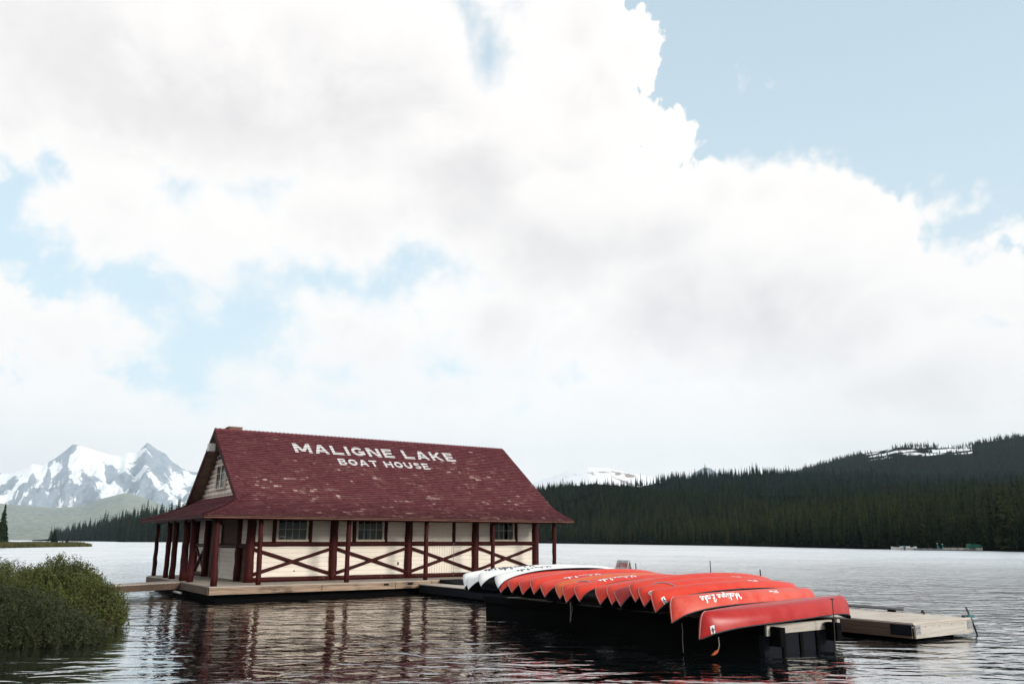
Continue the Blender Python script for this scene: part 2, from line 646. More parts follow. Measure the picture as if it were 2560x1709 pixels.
M_red = hull_mat('red_canoe_hull', (0.60, 0.030, 0.012), (0.63, 0.075, 0.040))
M_red2 = hull_mat('faded_red_canoe_hull', (0.58, 0.050, 0.028), (0.62, 0.125, 0.088), 0.4, 0.75)
M_dred = hull_mat('deep_red_canoe_hull', (0.33, 0.016, 0.015), (0.40, 0.036, 0.033))
M_front = hull_mat('scuffed_red_canoe_hull', (0.38, 0.011, 0.010), (0.47, 0.040, 0.036), 0.32, 0.55)
M_orng = hull_mat('orange_canoe_hull', (0.58, 0.085, 0.014), (0.64, 0.15, 0.045))
M_whull = hull_mat('white_canoe_hull', (0.79, 0.79, 0.77), (0.70, 0.70, 0.68), 0.4, 0.4)
M_gunw = plain('black_gunwale_trim', (0.022, 0.022, 0.026), 0.5)
M_navytrim = plain('navy_gunwale_trim', (0.012, 0.022, 0.055), 0.45)
M_edge = plain('pale_worn_hull_edge', (0.60, 0.34, 0.31), 0.6)
M_decal = plain('white_decal', (0.80, 0.80, 0.79), 0.5)
M_bdecal = plain('navy_decal', (0.02, 0.03, 0.07), 0.5)

# ------------------------------------------------------------------ lake
def water_mat():
    m, t, p = mat_base('lake_water', 0.03, 0.5)
    P = pos(t)
    q = t.mapping(P, scale=(0.62, 1.25, 1), rot=(0, 0, radians(8)))
    a = t.noise(q, 1.05, 2, 0.5, 0.6)
    b = t.noise(t.mapping(P, scale=(0.8, 1.2, 1), rot=(0, 0, radians(-18))), 3.2, 3, 0.55, 0.3)
    c = t.noise(t.mapping(P, scale=(0.7, 1, 1)), 0.33, 1, 0.5)
    gust = t.smooth(t.noise(P, 0.045, 3, 0.6), 0.35, 0.65, 0.60, 1.25)
    sep_ = t.node('ShaderNodeSeparateXYZ')
    t.l.new(P, sep_.inputs[0])
    open_ = t.math('MAXIMUM', t.smooth(sep_.outputs[1], 27.0, 55.0), t.smooth(sep_.outputs[0], 5.0, 15.0, 0.0, 0.75))
    lee = t.math('MULTIPLY_ADD', open_, 0.85, 0.74)      # sheltered near shore, breezier out on the lake
    h = t.math('ADD', t.math('MULTIPLY', a, 0.110), t.math('MULTIPLY', b, 0.017))
    h = t.math('ADD', h, t.math('MULTIPLY', c, 0.06))
    h = t.math('MULTIPLY', h, t.math('MULTIPLY', gust, lee))
    bm_ = t.node('ShaderNodeBump')
    bm_.inputs['Strength'].default_value = 1.0
    bm_.inputs['Distance'].default_value = 1.0
    t.l.new(h, bm_.inputs['Height'])
    t.n.remove(p)
    body = t.node('ShaderNodeBsdfDiffuse')
    body.inputs['Color'].default_value = (0.006, 0.010, 0.010, 1)
    gl = t.node('ShaderNodeBsdfGlossy')
    gl.inputs['Color'].default_value = (1, 1, 1, 1)
    # ripples too small to see one by one spread the reflection out on the open lake
    t.l.new(t.math('ADD', t.math('MULTIPLY', open_, 0.13), t.smooth(sep_.outputs[1], 45.0, 160.0, 0.04, 0.24)), gl.inputs['Roughness'])
    fr = t.node('ShaderNodeFresnel')
    fr.inputs['IOR'].default_value = 1.36
    t.l.new(bm_.outputs[0], gl.inputs['Normal'])
    t.l.new(bm_.outputs[0], fr.inputs['Normal'])
    k_ = t.math('SUBTRACT', 1.0, t.math('POWER', t.math('SUBTRACT', 1.0, fr.outputs[0]), 2.6))
    mx = t.node('ShaderNodeMixShader')
    t.l.new(k_, mx.inputs[0])
    t.l.new(body.outputs[0], mx.inputs[1])
    t.l.new(gl.outputs[0], mx.inputs[2])
    t.l.new(mx.outputs[0], t.n['Material Output'].inputs[0])
    return m


M_water = water_mat()
lake = MB().add([(-13500, -2800, 0), (13500, -2800, 0), (13500, 17000, 0), (-13500, 17000, 0)], [(0, 1, 2, 3)]).build('lake', M_water)
tag(lake, 'rippled grey lake stretching to the far shores', 'lake', kind='structure')


def terrain_mesh(name, X, Y, Z, mat, attrs=None, smooth=True):
    n, m_ = X.shape
    vs = np.stack([X, Y, Z], -1).reshape(-1, 3)
    idx = np.arange(n * m_).reshape(n, m_)
    f = np.stack([idx[:-1, :-1], idx[:-1, 1:], idx[1:, 1:], idx[1:, :-1]], -1).reshape(-1, 4)
    me = bpy.data.meshes.new(name)
    me.from_pydata(vs.tolist(), [], f.tolist())
    me.update()
    if attrs:
        for k, a in attrs.items():
            at = me.attributes.new(k, 'FLOAT', 'POINT')
            at.data.foreach_set('value', np.asarray(a, np.float32).reshape(-1))
    me.materials.append(mat)
    if smooth:
        me.polygons.foreach_set('use_smooth', [True] * len(me.polygons))
    return link(bpy.data.objects.new(name, me))


def sky_h(px, y, dist):
    """height of a skyline point seen at photo pixel (px,y) if it stands dist metres away"""
    d = ray(px, y)
    return CAM_Z + d.z / hypot(d.x, d.y) * dist


def phi_of(px):
    d = ray(px, HOR)
    return atan2(d.x, d.y)


def px_of(phi):
    return CX + np.tan(phi) * F_PX / cos(PITCH)


def ipx(px, pts):
    xs, ys = zip(*pts)
    return np.interp(px, xs, ys)


def forest_floor_mat():
    m, t, p = mat_base('forest_floor', 0.95, 0.0)
    n = t.noise(pos(t), 0.05, 5, 0.65)
    t.l.new(t.mix(t.smooth(n, 0.35, 0.7), (0.002, 0.003, 0.002), (0.005, 0.006, 0.004)), p.inputs['Base Color'])
    return m


M_floor = forest_floor_mat()


def far_forest_mat():
    """wooded slope many kilometres off: trees too small to tell apart"""
    m, t, p = mat_base('distant_wooded_slope', 0.95, 0.0)
    P = pos(t)
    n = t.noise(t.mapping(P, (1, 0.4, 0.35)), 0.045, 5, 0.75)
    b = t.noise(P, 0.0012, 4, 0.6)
    c = t.mix(t.smooth(n, 0.35, 0.65), (0.15, 0.19, 0.175), (0.38, 0.405, 0.36))  # greens lifted pale and greyish to put distance haze into the colour
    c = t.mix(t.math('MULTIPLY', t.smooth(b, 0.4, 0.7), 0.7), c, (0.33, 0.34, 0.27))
    t.l.new(c, p.inputs['Base Color'])
    bump(t, p, n, 0.7, 22.0)
    return m


def mountain_mat(name, rock, rock2):
    m, t, p = mat_base(name, 0.9, 0.15)
    P = pos(t)
    s = t.node('ShaderNodeAttribute', attribute_name='snow').outputs['Fac']
    w = t.node('ShaderNodeAttribute', attribute_name='wooded').outputs['Fac']
    n = t.noise(t.mapping(P, (1, 0.6, 1.6)), 0.0097, 7, 0.72, 0.6)
    c = t.mix(t.smooth(n, 0.3, 0.7), rock, rock2)
    c = t.mix(w, c, (0.07, 0.11, 0.12))
    k = t.smooth(t.math('ADD', s, t.math('MULTIPLY', t.math('SUBTRACT', n, 0.5), 0.95)), 0.47, 0.53)
    c = t.mix(k, c, (0.88, 0.89, 0.91))
    t.l.new(c, p.inputs['Base Color'])
    bump(t, p, n, 0.6, 40.0)
    return m


# ---- snow mountains at the head of the lake (left)
LEFT_SKY = [(-900, 1150), (-700, 1110), (-500, 1165), (-350, 1140), (-200, 1190), (-90, 1172), (0, 1183.5), (24, 1174), (57, 1157), (79, 1162), (110, 1145),
            (138, 1121.5), (152.6, 1108), (181, 1114), (219, 1126), (250, 1135), (278, 1138), (296, 1129), (319, 1131),
            (330, 1119), (343, 1104), (369, 1121.5), (393, 1133), (410, 1152), (448, 1174), (467, 1179), (496, 1179),
            (560, 1190), (640, 1165), (720, 1180), (820, 1200), (950, 1195), (1100, 1215)]


def left_mountains():
    D0 = 12500.0
    nx, ny = 520, 150
    pxs = np.linspace(-880, 1090, nx)
    tv = np.linspace(0, 1, ny)
    PX, T = np.meshgrid(pxs, tv, indexing='ij')
    phi = np.arctan((PX - CX) * cos(PITCH) / F_PX)
    crest_y = ipx(pxs, LEFT_SKY)
    hc = np.array([sky_h(p, y, D0) for p, y in zip(pxs, crest_y)])
    H = np.repeat(hc[:, None], ny, 1)
    foot = 8300 + 350 * np.sin(pxs * 0.011)[:, None]
    T1 = np.clip(T / 0.86, 0, 1)
    R = foot + (D0 - foot) * T1
    prof = 0.30 * T1 + 0.70 * T1 ** 1.9
    lat = phi * D0
    # gullies fall from the crest, spreading to both sides
    rd = ridged(lat / 730 + 0.6 * T1, R / 2100, 5, 2)
    rd2 = ridged(lat / 307 - 0.9 * T1, R / 1200, 4, 9)
    env = np.sin(np.clip(T1, 0, 1) * pi) ** 0.8
    Z = H * prof + env * ((rd - 0.55) * 500 + (rd2 - 0.5) * 175)
    back = T > 0.86
    T2 = (T - 0.86) / 0.14
    Z = np.where(back, H * (1 - 0.55 * T2), Z)
    R = np.where(back, D0 + 1900 * T2, R)
    Z = np.maximum(Z, 5)
    X, Y = R * np.sin(phi), R * np.cos(phi)
    rel = Z / np.maximum(H, 1)
    streak = ridged(lat / 340 + 5.0 * T1 * np.tanh(np.sin(lat / 1010) * 3), T1 * 1.6, 4, 21)
    patch = fbm(lat / 420, T1 * 9, 4, 33)
    snow = 0.32 + 1.5 * (streak - 0.62) + 1.1 * (patch - 0.5) + 0.34 * np.clip((rel - 0.30) * 1.6, -0.8, 0.6)
    crag = np.clip((T1 - 0.94) / 0.06, 0, 1) * (fbm(lat / 210, T1 * 20, 3, 5) > 0.45)
    bare = (np.exp(-((PX - 368) / 48) ** 2) + 0.8 * np.exp(-((PX - 138) / 26) ** 2)) * np.clip((T1 - 0.60) / 0.15, 0, 1)
    snow = snow - 0.62 * np.clip(bare, 0, 1) * (0.55 + 0.9 * fbm(lat / 285, T1 * 26, 3, 15))
    snow = snow - 0.35 * crag * (T1 < 0.999)
    wooded = np.clip((0.34 - rel) * 7 + (patch - 0.5) * 2, 0, 1)
    snow = np.where(wooded > 0.6, snow - 0.5, snow)
    o = terrain_mesh('mountain_range', X, Y, Z, mountain_mat('snowy_rock', (0.33, 0.37, 0.425), (0.20, 0.245, 0.30)), {'snow': snow, 'wooded': wooded})  # rock colours carry added haze blue
    return tag(o, 'jagged blue grey mountains streaked with snow beyond the lake head', 'mountains', kind='structure')


left_mountains()


def far_hill(name, skyline, D0, foot0, nx, ny, p0, p1, mat, label, bumpy=30.0, snow=None, seed=0, lin=0.5):
    pxs = np.linspace(p0, p1, nx)
    tv = np.linspace(0, 1, ny)
    PX, T = np.meshgrid(pxs, tv, indexing='ij')
    phi = np.arctan((PX - CX) * cos(PITCH) / F_PX)
    ys = ipx(pxs, skyline)
    hc = np.array([sky_h(p, y, D0) for p, y in zip(pxs, ys)])[:, None]
    T1 = np.clip(T / 0.85, 0, 1)
    R = foot0 + (D0 - foot0) * T1
    Z = hc * (lin * T1 + (1 - lin) * T1 ** 2)
    Z = Z + np.sin(T1 * pi) * (fbm(phi * D0 / 700, R / 900, 4, seed) - 0.5) * bumpy * 2
    T2 = np.clip((T - 0.85) / 0.15, 0, 1)
    Z = np.where(T > 0.85, hc * (1 - 0.5 * T2), Z)
    R = np.where(T > 0.85, D0 * (1 + 0.25 * T2), R)
    Z = np.where(T1 > 0, np.maximum(Z, 1.0), -2.0)
    at = snow(phi * D0, T1, Z / np.maximum(hc, 1)) if snow else None
    o = terrain_mesh(name, R * np.sin(phi), R * np.cos(phi), Z, mat, at)
    return tag(o, label, 'hill', kind='structure')


M_farwood = far_forest_mat()
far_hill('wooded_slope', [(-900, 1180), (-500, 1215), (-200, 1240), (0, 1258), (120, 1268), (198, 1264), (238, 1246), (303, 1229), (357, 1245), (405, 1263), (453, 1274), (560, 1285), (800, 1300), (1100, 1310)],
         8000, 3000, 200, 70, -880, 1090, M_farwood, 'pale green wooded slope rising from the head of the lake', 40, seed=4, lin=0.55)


def round_snow(lat, T, rel):
    n = fbm(lat / 320, T * 5, 4, 51)
    band = ridged(lat / 900 + T * 3, T * 7, 3, 61)
    return {'snow': 0.86 + 0.9 * (n - 0.5) - 0.75 * np.clip(band - 0.72, 0, 1) * 2 + 0.25 * (rel - 0.6), 'wooded': np.zeros_like(rel)}


far_hill('snow_dome', [(900, 1250), (1200, 1235), (1327, 1211), (1370, 1195), (1423, 1177), (1477, 1166), (1525, 1169), (1568, 1179), (1638, 1192), (1750, 1215), (1900, 1240)],
         7000, 3600, 160, 60, 900, 1900, mountain_mat('snowy_tan_rock', (0.34, 0.25, 0.18), (0.20, 0.17, 0.15)), 'rounded snow covered mountain behind the forest ridge', 25, round_snow, 8)
far_hill('blue_peak', [(1650, 1250), (1700, 1215), (1750, 1176), (1768, 1166), (1785, 1167), (1800, 1178), (1860, 1220)], 12000, 9000, 60, 20, 1650, 1860,
         mountain_mat('far_blue_rock', (0.12, 0.13, 0.14), (0.08, 0.09, 0.10)), 'tiny blue far peak just above the forest ridge', 20, lambda a, b, c: {'snow': c * 0, 'wooded': c * 0}, 3)

# ---- forested hills on the right
SHORE_R = [(700, 1100), (1000, 820), (1200, 640), (1335, 557), (1500, 450), (1700, 360), (1836, 322), (2000, 258), (2160, 217), (2400, 190), (2560, 167), (2900, 140), (3300, 130), (4300, 105)]
SHORE_DEPTH = SHORE_R      # depth (y) of the waterline by photo column
C1 = [(700, 1240), (1200, 1218), (1330, 1212), (1400, 1203), (1480, 1202), (1550, 1206), (1650, 1222), (1760, 1232), (1900, 1240), (2100, 1246), (2250, 1238), (2400, 1230), (2560, 1222), (3300, 1200)]
C2 = [(700, 1240), (1200, 1224), (1380, 1205), (1488, 1190), (1600, 1197), (1670, 1181), (1815, 1173), (1906, 1164), (1992, 1172), (2105, 1172), (2212, 1177), (2346, 1185), (2450, 1188), (2560, 1180), (3300, 1150)]
C2B = [(700, 1250), (1500, 1222), (1650, 1214), (1756, 1209), (1900, 1206), (2050, 1206), (2200, 1212), (2350, 1204), (2560, 1196), (3300, 1170)]
C3 = [(700, 1270), (1600, 1250), (1800, 1215), (1950, 1185), (2024, 1165), (2105, 1139), (2170, 1124), (2233, 1114), (2265, 1105), (2373, 1103), (2453, 1099), (2560, 1080), (2800, 1045), (3300, 1010)]
TH = 11.0


def right_height(px, r):
    """px, r arrays -> ground height"""
    px = np.asarray(px, float)
    r = np.asarray(r, float)
    ph = np.arctan((px - CX) * cos(PITCH) / F_PX)
    rs = ipx(px, SHORE_DEPTH) / np.cos(ph)
    r1 = rs * 1.45 + 120
    r2b = np.maximum(r1 * 1.35, 760.0)
    r2 = np.maximum(r2b * 1.3, 1150.0)
    r3 = 2150.0 + 0 * px

    def hh(tab, rr):
        y = ipx(px, tab)
        dx = (px - CX) / F_PX
        dy = -(y - CY) / F_PX
        c, s = cos(PITCH), sin(PITCH)
        return CAM_Z + (s + dy * c) / np.hypot(dx, c - dy * s) * rr
    h1, h2b, h2, h3 = hh(C1, r1) - 7.5, hh(C2B, r2b) - TH, hh(C2, r2) - TH, hh(C3, r3) - TH * 0.9
    h1 = np.maximum(h1, 3)
    h2b = np.maximum(h2b, h1)
    knots = [(rs - 6, -1.5 + 0 * rs), (rs + 1.5, 0.5 + 0 * rs), (rs + 0.35 * (r1 - rs), 0.22 * h1), (r1, h1), ((r1 + r2b) / 2, 0.5 * (h1 + h2b) - 10), (r2b, h2b),
             ((r2 + r2b) / 2, 0.5 * (h2b + h2) - 16), (r2, h2), (r2 * 1.18, h2 - 22), (r3, h3), (r3 * 1.35, h3 * 0.7)]
    z = np.full(np.broadcast(px, r).shape, -1.5)
    for (ra, za), (rb, zb) in zip(knots[:-1], knots[1:]):
        t = np.clip((r - ra) / (rb - ra), 0, 1)
        z = np.where(r >= ra, za + (zb - za) * t, z)
    end = np.clip((4300 - px) / 1100, 0, 1)
    return np.where(z > 0, z * end * end * (3 - 2 * end), z)


pxs = np.linspace(760, 4300, 420)
tt = np.linspace(0, 1, 130) ** 1.6
PXg, Tg = np.meshgrid(pxs, tt, indexing='ij')
PH = np.arctan((PXg - CX) * cos(PITCH) / F_PX)
RS = ipx(PXg, SHORE_DEPTH) / np.cos(PH) - 6
Rg = RS + (2900 - RS) * Tg
Zg = right_height(PXg, Rg)
o = terrain_mesh('forest_hills', Rg * np.sin(PH), Rg * np.cos(PH), Zg, M_floor)
tag(o, 'dark forested hills along the right shore', 'hills', kind='structure')


# ---- conifers
def needles_mat(name, c1, c2, c3):
    m, t, p = mat_base(name, 0.9, 0.0)
    oi = t.node('ShaderNodeObjectInfo').outputs['Random']
    oc = t.node('ShaderNodeTexCoord').outputs['Object']
    n = t.noise(oc, 9.0, 3, 0.6)
    near_tint = t.node('ShaderNodeAttribute', attribute_name='near_tint', attribute_type='INSTANCER').outputs['Fac']     # near stands lighter olive; haze blue is put into the others' colour
    ridge_haze = t.node('ShaderNodeAttribute', attribute_name='ridge_haze', attribute_type='INSTANCER').outputs['Fac']   # far ridge stands: more haze blue put into the needle colour
    c = t.mix(oi, c1, c2)
    c = t.mix(t.math('MULTIPLY', t.smooth(n, 0.4, 0.7), 0.5), c, c3)
    c = t.mix(near_tint, t.mix(1.0, c, (0.60, 0.95, 1.15), 'MULTIPLY'), t.mix(1.0, c, (1.5, 1.55, 1.4), 'MULTIPLY'))
    c = t.mix(ridge_haze, c, t.mix(1.0, c, (0.85, 1.15, 1.45), 'MULTIPLY'))
    t.l.new(c, p.inputs['Base Color'])
    return m


M_needle = needles_mat('spruce_needles', (0.0030, 0.0085, 0.0068), (0.022, 0.024, 0.0095), (0.028, 0.032, 0.014))
M_bark = plain('conifer_bark', (0.085, 0.065, 0.05), 0.95, 0.1)


def crown_mesh(name, seed, tiers, width, per, base=0.10, mat=M_needle):
    """unit-height narrow conifer crown made of drooping branch blades"""
    rr = random.Random(seed)
    vs, fs = [], []
    for i in range(tiers):
        t = i / (tiers - 1)
        z = base + (0.985 - base) * t
        w = width * (1 - t) ** 0.8 * rr.uniform(0.72, 1.15) + 0.010
        k = max(4, int(per * (1 - 0.55 * t)))
        a0 = rr.uniform(0, 6.3)
        for j in range(k):
            a = a0 + 2 * pi * j / k + rr.uniform(-.3, .3)
            ln = w * rr.uniform(0.65, 1.25)
            dr = ln * rr.uniform(0.25, 0.75)
            hw = ln * 0.42 + 0.006
            top = 0.055 * (1 - 0.5 * t) + 0.012
            ca, sa = cos(a), sin(a)
            b = len(vs)
            vs += [(0, 0, z + top), (ca * ln * .55 - sa * hw, sa * ln * .55 + ca * hw, z - dr * .45), (ca * ln, sa * ln, z - dr), (ca * ln * .55 + sa * hw, sa * ln * .55 - ca * hw, z - dr * .45)]
            fs += [(b, b + 1, b + 2), (b, b + 2, b + 3)]
    b = len(vs)
    vs += [(0.012, 0, 0.93), (-0.006, 0.010, 0.93), (-0.006, -0.010, 0.93), (0, 0, 1.02)]
    fs += [(b, b + 1, b + 3), (b + 1, b + 2, b + 3), (b + 2, b, b + 3)]
    me = bpy.data.meshes.new(name)
    me.from_pydata(vs, [], fs)
    me.update()
    me.materials.append(mat)
    return me


CROWNS = [crown_mesh('conifer_crown', s, t_, w_, p_, b_) for s, t_, w_, p_, b_ in
          ((1, 15, 0.150, 8, 0.06), (2, 13, 0.120, 7, 0.14), (3, 17, 0.175, 9, 0.04), (4, 12, 0.105, 7, 0.22), (5, 14, 0.135, 8, 0.09))]
FINE_CROWNS = [crown_mesh('spruce_crown', s, 22, w_, 12, 0.03) for s, w_ in ((11, 0.24), (12, 0.30), (13, 0.17))]
TRUNK = MB().tube([(0, 0, -0.05), (0, 0, 0.45), (0, 0, 0.95)], [0.016, 0.011, 0.003], 6).mesh('conifer_trunk', M_bark)


def conifer(loc, h, k, label, group, meshes=CROWNS, wide=1.0, rz=None, lean=0.0):
    t = empty('conifer', loc, random.uniform(0, 6.28) if rz is None else rz)
    t.scale = (h * wide, h * wide, h)
    t.rotation_euler.x = lean
    tag(t, label, 'tree', group)
    link(bpy.data.objects.new('trunk', TRUNK), t)
    c = link(bpy.data.objects.new('crown', meshes[k % len(meshes)]), t)
    return t, c


# front row along the right shore: trees one can tell apart
first_crowns = {}
front_pts = []
for i in range(150):
    px = 1300 + (2640 - 1300) * ((i + random.uniform(-.45, .45)) / 149.0)
    ph = phi_of(px)
    rs = float(ipx(px, SHORE_DEPTH)) / cos(ph)
    r = rs + random.uniform(3.5, 9.0)
    z = float(right_height(np.array([px]), np.array([r]))[0])
    h = random.uniform(4.5, 10.0) * (0.82 if px > 2100 else 1.0)
    if random.random() < 0.14:
        h *= 0.5
    t, c = conifer((r * sin(ph), r * cos(ph), z - 0.3), h, i, 'dark conifer in the front row along the far right shore', 'front row conifers on the right shore')
    front_pts.append((px, r))
    first_crowns.setdefault(i % len(CROWNS), c)


def scatter_group():
    ng = bpy.data.node_groups.new('tree_scatter', 'GeometryNodeTree')
    ng.interface.new_socket('Geometry', in_out='INPUT', socket_type='NodeSocketGeometry')
    ng.interface.new_socket('Geometry', in_out='OUTPUT', socket_type='NodeSocketGeometry')
    n, l = ng.nodes, ng.links
    gi, go = n.new('NodeGroupInput'), n.new('NodeGroupOutput')
    ip = n.new('GeometryNodeInstanceOnPoints')
    jn = n.new('GeometryNodeJoinGeometry')
    for k in sorted(first_crowns, reverse=True):
        oi = n.new('GeometryNodeObjectInfo')
        oi.transform_space = 'ORIGINAL'
        oi.inputs['As Instance'].default_value = True
        oi.inputs['Object'].default_value = first_crowns[k]
        l.new(oi.outputs['Geometry'], jn.inputs[0])
    l.new(gi.outputs[0], ip.inputs['Points'])
    l.new(jn.outputs[0], ip.inputs['Instance'])
    ip.inputs['Pick Instance'].default_value = True

    def attr(nm, typ):
        a = n.new('GeometryNodeInputNamedAttribute')
        a.data_type = typ
        a.inputs['Name'].default_value = nm
        return a.outputs['Attribute']
    l.new(attr('pick', 'INT'), ip.inputs['Instance Index'])
    l.new(attr('turn', 'FLOAT_VECTOR'), ip.inputs['Rotation'])
    l.new(attr('size', 'FLOAT_VECTOR'), ip.inputs['Scale'])
    l.new(ip.outputs[0], go.inputs[0])
    return ng


SCATTER = scatter_group()


def forest(name, P, Hh, label, near_tint=None, ridge_haze=None):
    n = len(P)
    me = bpy.data.meshes.new(name)
    me.from_pydata([tuple(p) for p in P], [], [])
    a = me.attributes.new('pick', 'INT', 'POINT')
    a.data.foreach_set('value', rng.integers(0, len(first_crowns), n).astype(np.int32))
    a = me.attributes.new('turn', 'FLOAT_VECTOR', 'POINT')
    rot = np.zeros((n, 3), np.float32)
    rot[:, 2] = rng.uniform(0, 6.28, n)
    rot[:, 0] = rng.normal(0, 0.02, n)
    a.data.foreach_set('vector', rot.reshape(-1))
    a = me.attributes.new('size', 'FLOAT_VECTOR', 'POINT')
    w = rng.uniform(0.75, 1.45, n)
    Hh = Hh * np.exp(rng.normal(0, 0.16, n))
    sc = np.stack([Hh * w, Hh * w, Hh], -1).astype(np.float32)
    a.data.foreach_set('vector', sc.reshape(-1))
    a = me.attributes.new('near_tint', 'FLOAT', 'POINT')
    a.data.foreach_set('value', np.asarray(near_tint if near_tint is not None else np.zeros(n), np.float32))
    a = me.attributes.new('ridge_haze', 'FLOAT', 'POINT')
    a.data.foreach_set('value', np.asarray(ridge_haze if ridge_haze is not None else np.zeros(n), np.float32))
    o = link(bpy.data.objects.new(name, me))
    md = o.modifiers.new('scatter', 'NODES')
    md.node_group = SCATTER
    return tag(o, label, 'forest', kind='stuff')


def scatter_right(n, fr0, fr1, hlo, hhi, p0=1080, p1=3500):
    px = rng.uniform(p0, p1, n)
    ph = np.arctan((px - CX) * cos(PITCH) / F_PX)
    rs = ipx(px, SHORE_DEPTH) / np.cos(ph)
    a, b = fr0(rs), fr1(rs)
    r = np.sqrt(a ** 2 + (b ** 2 - a ** 2) * rng.random(n))
    z = right_height(px, r)
    h = rng.uniform(hlo, hhi, n) * np.where(rng.random(n) < 0.08, 1.2, 1.0)
    # small glades keep the cover uneven
    keep = fbm(r * np.sin(ph) / 60, r * np.cos(ph) / 60, 3, 77) > 0.34
    P = np.stack([r * np.sin(ph), r * np.cos(ph), z - 0.4], -1)
    return P[keep], h[keep]


A = [scatter_right(18000, lambda rs: rs + 7, lambda rs: rs * 1.5 + 180, 5.5, 9.0),
     scatter_right(18000, lambda rs: rs * 1.45 + 160, lambda rs: np.maximum(rs * 2.6, 1260), 8.5, 14.0),
     scatter_right(22000, lambda rs: 1150 + 0 * rs, lambda rs: 2200 + 0 * rs, 8.0, 12.5, 1700, 3500)]
P = np.concatenate([a[0] for a in A])
Hh = np.concatenate([a[1] for a in A])
# open snow fields near the top of the back hill
rr_ = np.hypot(P[:, 0], P[:, 1])
pp_ = px_of(np.arctan2(P[:, 0], P[:, 1]))
sn = (rr_ > 1980) & (pp_ > 2190) & (pp_ < 2455) & (fbm(P[:, 0] / 45, P[:, 1] / 30, 3, 91) > 0.44)
P, Hh = P[~sn], Hh[~sn]
rr_ = rr_[~sn]
near_tint = np.clip((900 - rr_) / 400, 0, 1) * np.clip(0.4 + 1.6 * (fbm(P[:, 0] / 120, P[:, 1] / 120, 3, 55) - 0.25), 0, 1)
forest('spruce_forest', P, Hh, 'dense dark spruce forest covering the hills on the right', near_tint, np.clip((rr_ - 780) / 350, 0, 1) * np.clip(0.35 + 1.5 * (fbm(P[:, 0] / 170, P[:, 1] / 110, 3, 58) - 0.2), 0, 1))

# snow lying on the open top of the back hill
def hill_snow():
    pxs = np.linspace(2185, 2460, 90)
    rv = np.linspace(1960, 2150, 40)
    PX, R = np.meshgrid(pxs, rv, indexing='ij')
    ph = np.arctan((PX - CX) * cos(PITCH) / F_PX)
    Z = right_height(PX, R)
    X, Y = R * np.sin(ph), R * np.cos(ph)
    n = fbm(X / 38, Y / 22, 4, 91)
    edge = np.minimum(np.minimum((PX - 2185) / 60, (2460 - PX) / 70), (R - 1960) / 90)
    lift = np.clip((n - 0.53) * 11 + np.clip(edge, -1, 0.6) - 0.45, -1.5, 0.9)
    m, t, p = mat_base('hill_snow', 0.6, 0.3)
    p.inputs['Base Color'].default_value = (0.85, 0.86, 0.88, 1)
    o = terrain_mesh('snow_patches', X, Y, Z + lift * 2.0, m)
    return tag(o, 'patches of snow on the open top of the right hill', 'snow', kind='stuff')


hill_snow()

# ---- wooded point on the left, with its front trees
SHORE_L = [(60, 1500), (140, 1280), (220, 1150), (290, 1000), (300, 850), (420, 800), (600, 740), (900, 700)]


def left_height(px, r):
    ph = np.arctan((px - CX) * cos(PITCH) / F_PX)
    rs = ipx(px, SHORE_L) / np.cos(ph)
    up = ipx(px, [(60, 0), (140, 4), (250, 12), (340, 17), (450, 22), (600, 26), (900, 30)])
    t = np.clip((r - rs) / 220, 0, 1)
    return np.where(r < rs, -1.5 + 1.9 * np.clip((r - rs + 8) / 8, 0, 1), 0.4 + up * t)


pxs = np.linspace(80, 900, 120)
tt = np.linspace(0, 1, 30)
PXg, Tg = np.meshgrid(pxs, tt, indexing='ij')
PH = np.arctan((PXg - CX) * cos(PITCH) / F_PX)
Rg = ipx(PXg, SHORE_L) / np.cos(PH) - 8 + 420 * Tg
o = terrain_mesh('wooded_point', Rg * np.sin(PH), Rg * np.cos(PH), left_height(PXg, Rg), M_floor)
tag(o, 'low wooded point reaching into the lake on the left', 'shore', kind='structure')
for i in range(56):
    px = 128 + (520 - 128) * ((i + random.uniform(-.4, .4)) / 55.0)
    ph = phi_of(px)
    r = float(ipx(px, SHORE_L)) / cos(ph) + random.uniform(2, 14)
    z = float(left_height(np.array([px]), np.array([r]))[0])
    h = random.uniform(14, 24) * (0.75 if px < 190 else 1.0) * (0.85 if px < 260 else 1.0)
    conifer((r * sin(ph), r * cos(ph), z - 0.4), h, i, 'dark conifer in the front row on the wooded point at left', 'front row conifers on the left point', wide=1.15)
n = 2600
px = rng.uniform(125, 880, n)
ph = np.arctan((px - CX) * cos(PITCH) / F_PX)
r = ipx(px, SHORE_L) / np.cos(ph) + 10 + 300 * rng.random(n) ** 1.3
P = np.stack([r * np.sin(ph), r * np.cos(ph), left_height(px, r) - 0.5], -1)
forest('point_forest', P, rng.uniform(13, 24, n) * np.interp(px, [125, 260], [0.72, 1.0]), 'dark mass of conifers behind the front trees of the left point')

